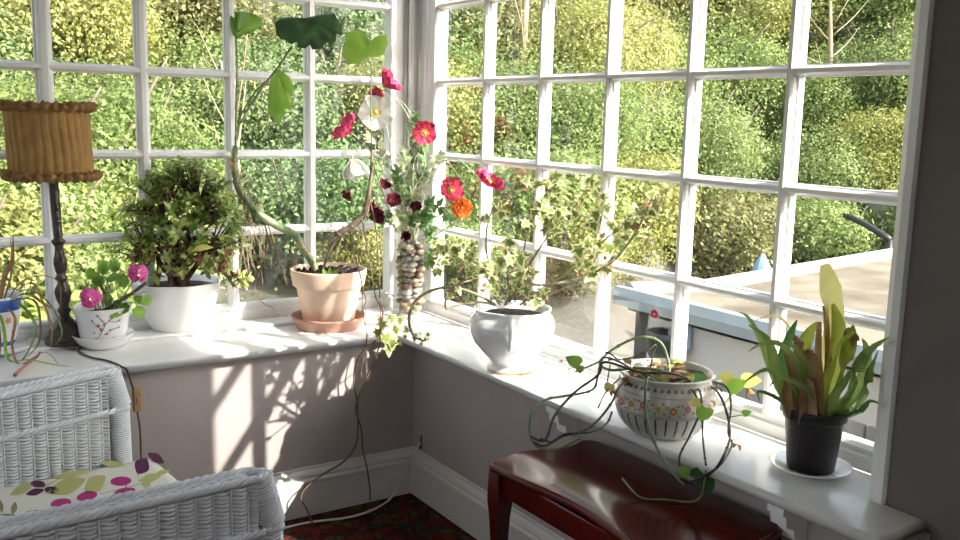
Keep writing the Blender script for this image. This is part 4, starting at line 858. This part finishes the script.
vines=[
 [(690,385,-.02),(668,372,-.06),(640,368,-.06),(610,370,-.04),(600,362,0),(615,348,.03),(640,337,.04),(660,342,.04),(668,360,.03),(670,380,.0)],
 [(655,388,0),(640,375,-.06),(620,362,-.07),(603,358,-.06),(598,375,-.07),(592,390,-.08),(565,396,-.09),(545,400,-.12),(532,412,-.16),(530,435,-.18),(540,448,-.19),(560,448,-.2),(580,438,-.2)],
 [(700,388,0),(676,374,-.08),(640,372,-.09),(605,362,-.08),(598,375,-.09),(575,392,-.11),(555,415,-.16),(545,440,-.2),(530,436,-.2)],
 [(640,388,-.02),(622,384,-.1),(612,402,-.13),(600,418,-.15),(585,430,-.18),(562,436,-.2),(545,446,-.21),(533,442,-.21)],
 [(612,412,-.12),(606,424,-.16),(590,432,-.2),(565,434,-.21),(552,442,-.21),(540,438,-.21)],
 [(650,370,.0),(653,355,.02),(656,345,.02),(648,350,0),(630,358,-.02),(608,360,-.03)],
 [(660,385,-.02),(648,378,-.10),(645,400,-.13),(648,425,-.15),(658,450,-.18),(672,472,-.22),(685,485,-.25)],
 [(680,388,-.02),(692,390,-.11),(700,410,-.14),(690,435,-.17),(680,455,-.19),(680,470,-.22)],
 [(690,386,-.02),(700,392,-.12),(702,415,-.14),(703,440,-.16),(706,465,-.2)],
 [(700,384,.0),(716,390,-.08),(726,410,-.12),(730,435,-.15),(724,455,-.18),(712,472,-.21),(690,482,-.24),(680,478,-.25)],
 [(700,380,.0),(725,386,-.06),(731,405,-.1),(728,432,-.14),(732,445,-.16),(720,465,-.2),(700,478,-.22)],
 [(622,458+20,-.2),(640,500,-.24),(665,512,-.25),(690,510,-.26),(702,495,-.26),(706,470,-.22)],
 [(690,385,.02),(660,378,-.03),(630,368,-.04),(612,355,-.02),(605,352,-.01)],
 [(640,385,0),(670,370,.03),(700,372,.04),(716,384,.03),(722,392,.01)],
 [(610,365,-.05),(607,382,-.08),(604,384,-.08)],
 [(603,360,-.07),(585,368,-.1),(575,372,-.11)],[(620,378,-.06),(606,392,-.12),(598,408,-.15)],
 [(715,388,-.04),(735,384,-.02),(744,380,-.02)],[(726,418,-.13),(742,415,-.12)],[(732,440,-.15),(740,438,-.14)]]
rr_=[.0036,.0030,.0032,.0030,.0026,.0022,.0036,.0026,.0026,.0032,.0026,.0026,.0024,.0022,.0018,.002,.002,.002,.0012,.0012]
vg_=mat('green_vine',(.09,.15,.06),.45,col2=(.18,.25,.11),scale=20)
for i,(pp,r) in enumerate(zip(vines,rr_)):
    pts_=[F(*p) for p in pp]
    pts_=[p if (p.z>SILL+.012 or p.x<-.318) else at(u_[0],u_[1],'x',-.322) for p,u_ in zip(pts_,pp)]
    pts_=[p if p.z>TZ+.006 or p.x>-.235 else V((p.x,p.y,TZ+.006)) for p in pts_]
    q=MB(); P=q.tube(pts_,r,7,smooth=6)
    for j in range(4,len(P),9): q.blob(P[j],r*1.5,segs=6,rings=4)
    q.build('vine',vg_ if i in (0,1,6,11) else vinem,pt)
lf=MB(); HT=[(.0,-.02),(.22,-.10),(.42,.05),(.46,.3),(.34,.62),(0,1.0),(-.34,.62),(-.46,.3),(-.42,.05),(-.22,-.10)]
for (px,py,off,s,mi,u) in [(727,388,-.06,.052,0,(1,0,.3)),(722,380,-.05,.035,2,(.6,0,.5)),(742,380,-.02,.05,2,(.6,0,-.2)),(706,408,-.15,.045,0,(-.2,0,-1)),(700,402,-.15,.03,2,(-1,0,-.2)),(743,414,-.12,.022,1,(1,0,.4)),(580,364,-.11,.04,1,(-.9,.2,.6)),(580,366,-.11,.024,1,(0,0,-1)),(694,478,-.25,.04,3,(.4,0,.6)),(704,478,-.25,.045,3,(.3,0,-1)),(688,474,-.25,.03,0,(-.6,0,.6)),(668,384,-.05,.05,0,(-1,0,.2)),(690,380,-.03,.045,3,(1,0,.1)),(611,384,-.1,.03,2,(-.3,0,-1))]:
    p=F(px,py,off); u=rx*u[0]+V((0,0,u[2])); lf.fan(p,tocam(p)+V((0,0,.7)),u,[(x*s,y*s) for x,y in HT],mi,cup=4)
lf.build('leaves',[lgreen,green,ygreen,mat('dark_green_leaf',(.04,.11,.03),.4,trans=.2)],pt)
lf=MB()
for (px,py,off,s) in [(709,380,-.05,.03),(737,444,-.15,.022),(749,388,-.02,.022),(636,368,-.05,.035),(628,376,-.06,.03),(613,388,-.1,.025)]:
    p=F(px,py,off); 
    for j in range(3): lf.blade(p,rdir()*.6+V((0,0,-.6)),rdir(),s,s*.55,rows=3,droop=1,fold=.6)
lf.build('dry_leaves',mat('rust_dry_leaf2',(.48,.22,.09),.8,trans=.2),pt)
# ================================================================== BROMELIAD
c=at(810,471,'z',SILL); c=V((c.x,c.y,SILL)); F=Front(c)
t=empty('saucer',c,'white china saucer under the dark plastic pot at the right end of the sill','saucer')
b=MB(); b.lathe([(0,0),(.052,0),(.056,.004),(.088,.015),(.092,.0185),(.089,.0195),(.055,.009),(0,.008)],c,48); b.build('dish',china,t)
pt=empty('potted_bromeliad',c+V((0,0,.009)),'bromeliad with strap leaves and one tall pale yellow leaf in a dark plastic pot','potted plant')
b=MB(); b.lathe([(0,0),(.049,0),(.053,.003),(.065,.118),(.0665,.120),(.071,.122),(.073,.145),(.0715,.147),(.069,.144),(.067,.128),(0,.126)],c+V((0,0,.0085)),56); b.build('pot',mat('dark_brown_plastic',(.016,.012,.013),.5),pt)
b=MB(); b.lathe([(0,.008),(.05,.004),(.066,0)],c+V((0,0,.138)),32); b.build('soil',soil,pt)
# strap leaves: (path, widths, material index)
LG,YG,DG,BR,PY=0,1,2,3,4
S_=[([(812,415,0),(816,380,.02),(826,345,.02),(834,318,.01),(829,290,.0),(824,264,.0)],[.014,.018,.020,.032,.042,.016],PY),
 ([(800,415,.0),(796,385,.0),(800,355,.0),(808,335,-.01),(817,322,-.02)],[.03,.04,.046,.036,.004],YG),
 ([(822,415,.0),(830,385,.0),(836,350,.0),(836,325,-.01),(832,304,-.02)],[.03,.042,.050,.046,.012],YG),
 ([(826,418,-.01),(834,390,-.03),(844,360,-.04),(850,342,-.04),(853,325,-.04)],[.03,.038,.042,.034,.006],YG),
 ([(830,418,-.01),(845,395,-.02),(856,370,-.02),(868,352,-.03),(890,337,-.04)],[.026,.036,.036,.024,.002],LG),
 ([(832,418,.0),(850,398,.02),(862,375,.03),(866,352,.03),(862,338,.03)],[.024,.034,.034,.026,.002],LG),
 ([(796,418,-.01),(784,395,-.02),(774,365,-.02),(766,340,-.03),(748,325,-.04)],[.028,.036,.036,.024,.002],LG),
 ([(798,416,.01),(788,390,.02),(782,360,.02),(790,335,.02),(797,320,.02)],[.024,.03,.032,.024,.003],DG),
 ([(806,418,-.05),(800,398,-.06),(785,378,-.08),(765,370,-.10),(742,384,-.12)],[.022,.026,.024,.016,.001],LG),
 ([(822,420,-.05),(815,400,-.07),(800,385,-.09),(780,378,-.11),(768,388,-.12)],[.022,.026,.022,.014,.001],LG),
 ([(828,420,-.05),(832,400,-.07),(842,385,-.09),(852,372,-.10),(866,372,-.12)],[.022,.028,.026,.018,.001],LG),
 ([(836,420,.0),(855,405,.0),(866,385,.0),(870,368,.0),(878,350,.0)],[.02,.03,.028,.018,.002],LG),
 ([(800,420,-.02),(786,405,-.03),(770,395,-.04),(758,392,-.05),(760,402,-.06)],[.02,.02,.016,.010,.001],DG),
 ([(798,418,.02),(780,392,.03),(768,362,.03),(760,340,.03),(748,318,.03),(738,312,.03)],[.022,.028,.028,.02,.012,.001],LG),
 ([(800,418,-.03),(805,395,-.05),(796,365,-.07),(780,345,-.09),(762,344,-.10),(748,352,-.12)],[.02,.026,.028,.022,.014,.001],LG),
 ([(806,400,.02),(800,360,.03),(790,330,.04),(775,316,.04),(750,322,.04)],[.012,.014,.012,.008,.001],PY),
 ([(840,420,.01),(858,412,.0),(870,402,-.01),(880,404,-.02)],[.018,.018,.012,.001],DG),
 ([(808,418,-.04),(812,395,-.05),(806,370,-.06),(796,350,-.06),(784,340,-.06)],[.022,.03,.032,.022,.002],LG),
 ([(824,418,-.03),(822,395,-.04),(828,370,-.05),(840,345,-.05),(856,330,-.05)],[.022,.03,.032,.022,.002],YG)]
mats_=[mat('strap_leaf_green',(.20,.33,.08),.35,col2=(.38,.48,.15),scale=12,trans=.4),mat('strap_leaf_yellow_green',(.36,.44,.06),.35,col2=(.52,.56,.12),scale=12,trans=.45),mat('strap_leaf_dark',(.07,.18,.05),.35,col2=(.13,.27,.08),scale=12,trans=.35),brown,mat('pale_yellow_leaf',(.72,.68,.22),.45,col2=(.80,.76,.38),scale=14,trans=.5)]
for pp,ws,mi in S_:
    q=MB(); pts_=[F(*p) for p in pp]; ws=[w*(1.35 if mi==PY and len(pp)==6 and pp[0][1]==415 else (.62 if pp[-1][2]<-.05 else .8)) for w in ws]; ribbon(q,pts_,ws,-fn+V((0,0,.7)),.5 if mi!=PY else .25,0,k=6); o=q.build('leaf',mats_[mi],pt)
    if mi==PY: o['label']='pale yellow leaf'
b=MB()
for (x,y0_,y1_,w,o) in [(800,420,345,.03,-.02),(806,420,350,.035,-.04),(812,420,362,.04,-.03),(796,415,340,.02,-.03),(820,418,325,.018,.0),(824,415,312,.02,.0),(788,418,380,.025,-.04),(816,421,378,.04,-.06),(806,421,385,.04,-.065),(850,350,332,.025,-.05),(792,412,352,.02,-.05)]:
    tip=F(x+rnd(-6,3),y1_,o); ribbon(b,[F(808+(x-808)*.7,y0_,o*.6),F(x+rnd(-3,3),(y0_+y1_)/2,o),tip+rdir()*.005,tip+rdir()*.012],[w,w*.95,w*.7,w*.3],-fn+V((0,0,.3))+rdir()*.3,.7)
b.build('dry_sheaths',mat('papery_brown_sheath',(.34,.20,.10),.75,col2=(.50,.33,.18),scale=25,trans=.2),pt)
# ================================================================== SMALL THINGS
p=at(655,314,'x',-.006); root=empty('window_ornament',p,'small ruby red bead flower hanging on a thread against the right window','ornament')
rb=mat('ruby_glass_bead',(.45,.01,.03),.15,coat=.5); q=MB()
for k in range(9): a=k*.7; q.blob(p+V((rnd(-.004,.0),.011*math.cos(a),.008*math.sin(a))),.0055,segs=8,rings=5)
q.build('beads',rb,root); q=MB(); u=at(653,290,'x',-.004); q.tube([p+V((0,0,.008)),u],.0007,4,smooth=1); q.build('thread',stemp,root)
q=MB(); p=at(387,312,'z',SILL+.002)
for k in range(6): q.blade(p+rdir()*.01+V((0,0,.005)),rdir(),V((0,0,1)),.02,.009,rows=3,droop=.6)
tag(q.build('fallen_petals',mat('coral_petal',(.62,.13,.08),.6)),'pinch of coral red fallen petals on the sill left of the vase','petals',kind='stuff')
for i,(px,py,s,l) in enumerate([(562,361,.014,'dry petal crumb beside the urn, nearest the pane'),(571,369,.018,'rust red dead petal lying on the sill midway from urn to vine pot'),(545,363,.010,'tiny brown leaf crumb at the foot of the urn')]):
    q=MB(); p=at(px,py,'z',SILL+.002); 
    for k in range(3): q.blade(p+V((rnd(-.004,.004),rnd(-.004,.004),.001)),V((rnd(-1,1),rnd(-1,1),.1)),V((0,0,1)),s,s*.5,rows=3,droop=.5)
    tag(q.build('fallen_petal',brown if i!=1 else mats_[3]),l,'petal')
q=MB(); p=at(165,327,'z',SILL+.002); q.blade(p+V((-.05,.03,.002)),V((1,.2,.1)),V((0,0,1)),.03,.016,droop=.7); tag(q.build('fallen_leaf',brown),'curled brown dead leaf on the sill between floral pot and white bowl','leaf')
# ================================================================== OUTSIDE
def sstep(a,b_,x): t=max(0,min(1,(x-a)/(b_-a))); return t*t*(3-2*t)
def hillstart(az): return 10.2+3.2*sstep(41,50,az)-2.6*sstep(17,11,az)
def ground(x,y):
    dx,dy=x+1.9,y+3.4; r=math.hypot(dx,dy); az=math.degrees(math.atan2(dx,dy)); hs=hillstart(az)
    flat=-.9+.085*max(0,min(r,hs)-4); 
    if az>41: flat-=.6*sstep(41,48,az)
    h=flat+(max(0,r-hs))*.52
    return h+.12*math.sin(x*1.3+y*.7)*min(1,max(0,(r-6)/5))
def place(az,r): a=math.radians(az); return (-1.9+r*math.sin(a),-3.4+r*math.cos(a))
b=MB(); NA,NR=70,60; vs=[]
for i in range(NA+1):
    az=-50+150*i/NA
    for j in range(NR+1):
        r=3.2+ (34-3.2)*(j/NR)**1.4; x,y=place(az,r)
        vs.append((x,y,ground(x,y)))
# keep the garden clear of the house
vs=[(x,y,z) if (y>.3 or x>.3) else (max(x,.3) if x>-.4 else x, max(y,.3) if y>-.4 else y, z) for x,y,z in vs]
b.add(vs,[(i*(NR+1)+j,(i+1)*(NR+1)+j,(i+1)*(NR+1)+j+1,i*(NR+1)+j+1) for i in range(NA) for j in range(NR)])
gm=bpy.data.materials.new('gravel_and_grass'); gm.use_nodes=True; nt=gm.node_tree; N=nt.nodes; L=nt.links; pb=N['Principled BSDF']; pb.inputs['Roughness'].default_value=.95
tc=N.new('ShaderNodeTexCoord'); nz=N.new('ShaderNodeTexNoise'); nz.inputs['Scale'].default_value=.7; nz.inputs['Detail'].default_value=8; L.new(tc.outputs['Object'],nz.inputs['Vector'])
cr=N.new('ShaderNodeValToRGB'); L.new(nz.outputs['Fac'],cr.inputs['Fac']); e=cr.color_ramp.elements; e[0].position=.38; e[0].color=(.07,.09,.03,1); e[1].position=.5; e[1].color=(.16,.145,.12,1); x_=e.new(.62); x_.color=(.15,.12,.085,1)
n2=N.new('ShaderNodeTexNoise'); n2.inputs['Scale'].default_value=25; n2.inputs['Detail'].default_value=4; L.new(tc.outputs['Object'],n2.inputs['Vector']); mx=N.new('ShaderNodeMix'); mx.data_type='RGBA'; mx.blend_type='MULTIPLY'; mx.inputs[0].default_value=.7; L.new(cr.outputs['Color'],mx.inputs[6]); L.new(n2.outputs['Fac'],mx.inputs[7]); 
hs_=N.new('ShaderNodeBrightContrast'); hs_.inputs['Bright'].default_value=.01; L.new(mx.outputs[2],hs_.inputs['Color']); L.new(hs_.outputs[0],pb.inputs['Base Color'])
go=b.build('ground',gm); go['kind']='structure'
# bush crowns made of many single leaves
def crown(nl, R, leaf, seed, squash=.85, lobes=9, twigs=0):
    g=np.random.default_rng(seed); cs=[(0,0,0,.75)]
    for k in range(lobes):
        d=g.normal(size=3); d/=np.linalg.norm(d); d[2]=abs(d[2])*.8-.15; cs.append((*(d*g.uniform(.5,.8)),g.uniform(.22,.46)))
    cs=np.array(cs); w=cs[:,3]**2; idx=g.choice(len(cs),nl,p=w/w.sum()); d=g.normal(size=(nl,3)); d/=np.linalg.norm(d,axis=1)[:,None]
    rad=cs[idx,3]*np.where(g.random(nl)<.75,g.uniform(.74,1.2,nl),g.uniform(.4,.9,nl))
    rad=rad*np.where(g.random(nl)<.14,g.uniform(1.05,1.4,nl),1)
    P=(cs[idx,:3]+d*rad[:,None])*R; P[:,2]*=squash
    n=d*.7+g.normal(size=(nl,3))*.6+np.array([0,0,.35]); n/=np.linalg.norm(n,axis=1)[:,None]
    t=np.cross(n,g.normal(size=(nl,3))); t/=np.linalg.norm(t,axis=1)[:,None]; s=np.cross(n,t); sz=leaf*g.uniform(.6,1.3,nl)[:,None]
    Vv=np.stack([P-t*sz*.5,P+s*sz*.30+n*sz*.05,P+t*sz*.55-n*sz*.08,P-s*sz*.30+n*sz*.05],1).reshape(-1,3)
    return Vv
def mkcrown(name,m,*a,**k):
    Vv=crown(*a,**k); n=len(Vv)//4; me=bpy.data.meshes.new(name); me.vertices.add(len(Vv)); me.vertices.foreach_set('co',Vv.ravel()); me.loops.add(n*4); me.loops.foreach_set('vertex_index',np.arange(n*4)); me.polygons.add(n); me.polygons.foreach_set('loop_start',np.arange(n)*4)
    try: me.polygons.foreach_set('loop_total',np.full(n,4))
    except Exception: pass
    me.update(calc_edges=True); me.materials.append(m); return me
def leafm(nm,c1,c2,tr=.42): return mat(nm,c1,.45,col2=c2,scale=1.6,trans=tr,objvar=.18,detail=6,spec=.3)
LM=[leafm('spring_yellow_green_leaves',(.24,.26,.06),(.42,.42,.16)),leafm('fresh_green_leaves',(.16,.23,.06),(.33,.40,.15)),leafm('deep_green_leaves',(.08,.14,.045),(.19,.28,.11),.25),leafm('olive_leaves',(.19,.20,.07),(.34,.33,.15)),leafm('large_lime_leaves',(.27,.35,.08),(.42,.50,.15),.45)]
names=['golden yellow-green','fresh green','dark evergreen','olive brown','bright lime']
CR=[[mkcrown('bush_crown',LM[i],22000,1.0,.055,11+i*3+j) for j in range(2)] for i in range(4)]
CF=[[mkcrown('bush_crown',LM[i],42000,1.0,.036,41+i*3+j,lobes=14) for j in range(2)] for i in range(4)]
CR.append([mkcrown('bush_crown',LM[4],2600,1.0,.19,90+j,lobes=11) for j in range(2)])
tk=MB(); 
for k in range(9):
    a=k*.7; tk.tube([(0.05*math.cos(a),.05*math.sin(a),-1.1),(.2*math.cos(a),.2*math.sin(a),-.4),(.5*math.cos(a)+rnd(-.1,.1),.5*math.sin(a),.15),(.75*math.cos(a+.3),.75*math.sin(a+.3),.55+rnd(-.2,.2))],[.035,.028,.016,.006],6,smooth=3)
tw0=tk.build('stems_source',mat('grey_brown_branch',(.14,.11,.08),.9,var=.3,scale=8)); twm=tw0.data; twm.name='stems'; bpy.data.objects.remove(tw0)
bush_i=[0]
def bush(x,y,kind,R,label,sink=.35,group=None,zs=1.0):
    z=ground(x,y)+R*.85*zs*(1-sink); o=bpy.data.objects.new('bush',(CF if R>1.15 and kind<4 else CR)[kind][bush_i[0]%2]); bush_i[0]+=1
    root=empty('bush',(x,y,ground(x,y)),label,'bush',group); COL.objects.link(o); o.name='foliage'; o.parent=root; o.location=(0,0,z-ground(x,y)); o.scale=(R,R,R*zs); o.rotation_euler=(0,0,rnd(0,6.28))
    s=bpy.data.objects.new('branches',twm); COL.objects.link(s); s.parent=root; s.location=(0,0,z-ground(x,y)); s.scale=(R,R,R*zs); s.rotation_euler=(0,0,rnd(0,6.28)); return root
posw={0:'at the bank foot',1:'low on the bank',2:'halfway up the bank',3:'high on the bank',4:'near the bank top',5:'topmost on the bank'}
def side(az):
    for lim,t in ((5,'beyond the lampshade'),(11,'beyond the white bowl of jade'),(17,'beyond the hanging cheese plant leaf'),(24,'beyond the terracotta pot'),(32,'beyond the corner post'),(38,'beyond the silk flowers'),(44,'beyond the urn'),(51,'beyond the vine pot'),(90,'beyond the bromeliad')):
        if az<lim: return t
kinds=lambda az,row: random.choices((0,1,2,3),weights=((6,2,2,1) if az<14 else ((2,3,4,1) if az<33 else (3,5,1,1.5))))[0]
cnt={}
for row,(dr,R,step) in enumerate(((.2,.95,6.2),(1.6,1.25,6.2),(3.5,1.5,6.4),(5.8,1.8,6.4),(8.5,2.1,6.2),(11.5,2.5,6.0))):
    az=-14-row*1.7
    while az<70:
        a=az+rnd(-1,1); hs=hillstart(a); r=hs+dr+rnd(-.4,.4); x,y=place(a,r); k=kinds(a,row); k = k if row<4 else random.choice((0,1,1,0)) ; RR=R*rnd(.85,1.2)
        bush(x,y,k,RR,'%s bush %s, %s'%(names[k],posw[row],side(a).replace('beyond','past')),group='bushes on the bank beyond the garden'); az+=step*(1 if hs<12 else .85)
same={}
for o in COL.objects:
    if o.get('group')=='bushes on the bank beyond the garden': same.setdefault(o['label'],[]).append(o)
for l,os_ in same.items():
    if len(os_)>1:
        os_.sort(key=lambda o:math.atan2(o.location.x+1.9,o.location.y+3.4)); w_={2:['left one','right one'],3:['left one','middle one','right one']}.get(len(os_),['%s from left'%n for n in 'first second third fourth fifth sixth seventh eighth'.split()])
        for o,t in zip(os_,w_): o['label']=l+', '+t
# nearer shrubs by the house
for (az,r,k,R,l) in [(-1.5,6.2,4,.62,'large-leaved lime shrub close outside, behind the lamp'),(4.5,5.6,4,.62,'large-leaved lime shrub just outside behind the jade plant'),(9.0,6.4,4,.70,'large-leaved lime shrub outside between jade and cheese plant'),(-6,6.6,3,.75,'tangled olive shrub close outside at the far left pane'),(.5,7.6,0,1.0,'yellow-green shrub behind the lime shrubs, left of the garden'),(7,8.0,1,1.0,'fresh green shrub behind the lime shrubs, towards the garden middle'),(12.5,8.2,0,.9,'yellow-green shrub at the left edge of the gravel'),
                       (27,9.6,0,.6,'low golden bush further along the gravel edge'),(33,9.4,1,.65,'low green bush seen past the corner post'),(39,9.6,0,.7,'low golden bush seen past the urn')]:
    x,y=place(az,r); bush(x,y,k,R,l,sink=.2)
# saplings and bare twigs on the bank
for (az,r,h,l) in [(18.6,10.2,2.3,'slim bare tree trunk on the bank seen over the terracotta pot'),(35.5,12.5,4.2,'tall pale bare sapling high behind the corner'),(53,15.8,2.8,'bare twiggy sapling on the bank above the flat roof')]:
    x,y=place(az,r); z=ground(x,y); root=empty('sapling',(x,y,z),l,'tree'); q=MB(); q.tube([(x,y,z-.2),(x+.05,y,z+h*.5),(x+rnd(-.2,.2),y,z+h)],[.06,.045,.02],8); q.build('trunk',mat('pale_bark',(.34,.27,.18),.9,var=.2,scale=6),root)
    q=MB()
    for k in range(10):
        t=.35+.6*k/10; p=V((x+.05,y,z+h*t)); d=rdir(); d.z=abs(d.z)+.3; q.tube([p,p+d*.35,p+d*.7+V((0,0,.1))],[.014,.009,.003],5)
    q.build('branches',mat('pale_bark',(.34,.27,.18),.9),root)
# ---- flat roofed outbuilding below the right window
render=mat('white_render',(.60,.59,.56),.8,var=.05,scale=2,bump=.2); gut=mat('grey_gutter',(.36,.42,.47),.5,var=.06,scale=3); roofm=mat('weathered_roof_felt',(.085,.065,.042),.95,col2=(.19,.165,.12),scale=2.2,bump=.5,bscale=20,detail=9)
a0=at(622,290,'x',2.3); a1=at(846,338,'x',2.3)
RZ=(a0.z+a1.z)/2; 
bd=empty('flat_roof_building',(2.3,a0.y,-1.2),'white outbuilding with mossy brown flat roof and blue-grey gutter just outside','building')
A_=V((2.3,a0.y,RZ)); far=at(703,284,'z',RZ); far2=at(895,251,'z',RZ)
dd=(far2-far).normalized(); A2=A_.lerp(far,.5)
poly=[(2.36,-6),(7.5,-6),(far2.x+dd.x*2,far2.y+dd.y*2),(far2.x,far2.y),(far.x,far.y),(A2.x,A2.y),(2.36,A_.y)]
b=MB(); n=len(poly); b.add([(x,y,RZ-.03) for x,y in poly]+[(x,y,RZ-.16) for x,y in poly],[tuple(range(n)),tuple(range(n,2*n))[::-1]]+[(i,i+n,(i+1)%n+n,(i+1)%n) for i in range(n)],0,True); b.build('roof',roofm,bd)
b=MB(); prev=None
ed=[(2.36,A_.y),(A2.x,A2.y),(far.x,far.y),(far2.x,far2.y),(far2.x+dd.x*2,far2.y+dd.y*2)]
for p,q_ in zip(ed[:-1],ed[1:]):
    d=(V((*q_,0))-V((*p,0))).normalized(); s=V((-d.y,d.x,0)); b.prism([(-.10,-.12),(.06,-.12),(.06,.015),(-.02,.035),(-.10,.0)],V((*p,RZ)),V((*q_,RZ)),s,(0,0,1))
b.build('roof_edge',mat('pale_concrete_edge',(.42,.40,.36),.85,var=.08,scale=5),bd)
b=MB(); b.prism([(0,0),(-.10,.01),(-.115,-.05),(-.10,-.115),(.0,-.12),(.03,-.03)],(2.36,-6,RZ+.0),(2.36,A_.y+.03,RZ+.0),(1,0,0),(0,0,1)); b.build('gutter',gut,bd)
b=MB(); b.box((2.36,-6,-1.3),(2.5,A_.y-.08,RZ-.12)); b.box((2.36,A_.y-.2,-1.3),(2.6,A_.y-.08,RZ-.12)); b.build('wall',render,bd)
b=MB(); sm=mat('weathered_grey_slats',(.30,.29,.28),.8,var=.25,scale=4)
for k in range(26):
    y=A_.y-.62-k*.13; b.box((2.335,y-.055,-1.25),(2.36,y+.055,RZ-.42),bev=.004)
b.build('slatted_panel',sm,bd)
q=MB(); hp=V((2.36,A_.y-.45,RZ-.04)); q.lathe([(.02,-.46),(.06,-.40),(.11,-.30),(.13,-.20),(.13,-.16),(.11,-.16)],hp+V((-.10,-.02,0)),20); q.tube([hp+V((-.10,-.02,-.44)),hp+V((-.08,-.02,-.8)),hp+V((0,-.02,-1.2))],.035,10); q.build('downpipe',mat('black_plastic',(.025,.027,.03),.4),bd)
q=MB(); q.box((2.24,A_.y-.62,RZ-.30),(2.335,A_.y-.56,RZ-.14),bev=.01); q.build('bracket',mat('pale_blue_plastic',(.30,.42,.58),.5),bd)
# small things beyond the roof
p=far+dd*.5+V((.2,.5,0)); p=at(762,268,'z',RZ-.06); p=p+(p-CAM).normalized()*.55; root=empty('garden_parasol',p-V((0,0,.6)),'folded pale blue garden parasol showing past the flat roof','parasol'); q=MB(); q.lathe([(.0,-.12),(.08,-.10),(.07,.02),(.045,.08),(.015,.14),(0,.15)],p+V((0,0,-.02)),18,rad=lambda a,z,i:1+.12*math.cos(6*a)); q.build('canopy',mat('pale_blue_canvas',(.26,.42,.62),.8),root); q=MB(); q.tube([p-V((0,0,.9)),p+V((0,0,.12))],.012,8,smooth=1); q.build('pole',gut,root)
p=at(880,205,'z',RZ+.3); p=CAM+(p-CAM).normalized()*13.5; root=empty('garden_shed',(p.x,p.y,RZ-.6),'small grey shed with pale flat roof at the far right pane','shed')
q=MB(); q.box((p.x-.15,p.y-1.0,RZ-.7),(p.x+1.6,p.y+.1,p.z+.10)); q.build('wall',mat('grey_render',(.36,.37,.37),.9,var=.1),root); q=MB(); q.box((p.x-.3,p.y-1.2,p.z+.10),(p.x+1.8,p.y+.35,p.z+.16)); q.build('roof',mat('pale_shed_roof',(.62,.62,.60),.8),root)
q=MB(); a_=CAM+(at(845,215,'z',.5)-CAM).normalized()*12.6; c_=CAM+(at(890,240,'z',.3)-CAM).normalized()*12.2
q.tube([a_,(a_+c_)/2+V((0,0,.02)),c_],.04,7); q.tube([c_,c_-V((0,0,.8))],.035,7); tag(q.build('black_pipe',MATS['black_plastic']),'black pipe slanting across the bushes before the grey shed','pipe')
# ================================================================== LIGHT, CAMERA
S=bpy.data.lights.new('sun','SUN'); S.energy=8.5; S.angle=math.radians(.55); S.color=(1,.95,.86); so=bpy.data.objects.new('sun',S); COL.objects.link(so); so.location=(4,-8,8)
so.rotation_euler=V((-1,1.75,-1.40)).to_track_quat('-Z','Y').to_euler()
w=bpy.data.worlds.new('sky'); SC.world=w; w.use_nodes=True; N=w.node_tree.nodes; L=w.node_tree.links; bg=N['Background']; sk_=N.new('ShaderNodeTexSky'); sk_.sky_type='NISHITA'; sk_.sun_disc=False; sk_.sun_elevation=math.radians(33); sk_.sun_rotation=math.atan2(1,-1.75); sk_.dust_density=3; sk_.air_density=1.0
hsv=N.new('ShaderNodeHueSaturation'); hsv.inputs['Saturation'].default_value=.45; L.new(sk_.outputs[0],hsv.inputs['Color']); L.new(hsv.outputs[0],bg.inputs['Color']); bg.inputs['Strength'].default_value=.46
cam=bpy.data.cameras.new('camera'); co=bpy.data.objects.new('camera',cam); COL.objects.link(co); cam.sensor_width=36; cam.lens=FPX/960*36; cam.clip_start=.05; cam.clip_end=200
M=Matrix((RT,UP,-(_f))).transposed().to_4x4(); M.translation=CAM; co.matrix_world=M; SC.camera=co
SC.view_settings.view_transform='Standard'; SC.view_settings.look='None'; SC.view_settings.exposure=.62; SC.view_settings.gamma=1; SC.view_settings.use_curve_mapping=False
SC.cycles.max_bounces=10; SC.cycles.diffuse_bounces=5; SC.cycles.transparent_max_bounces=24; SC.cycles.transmission_bounces=8
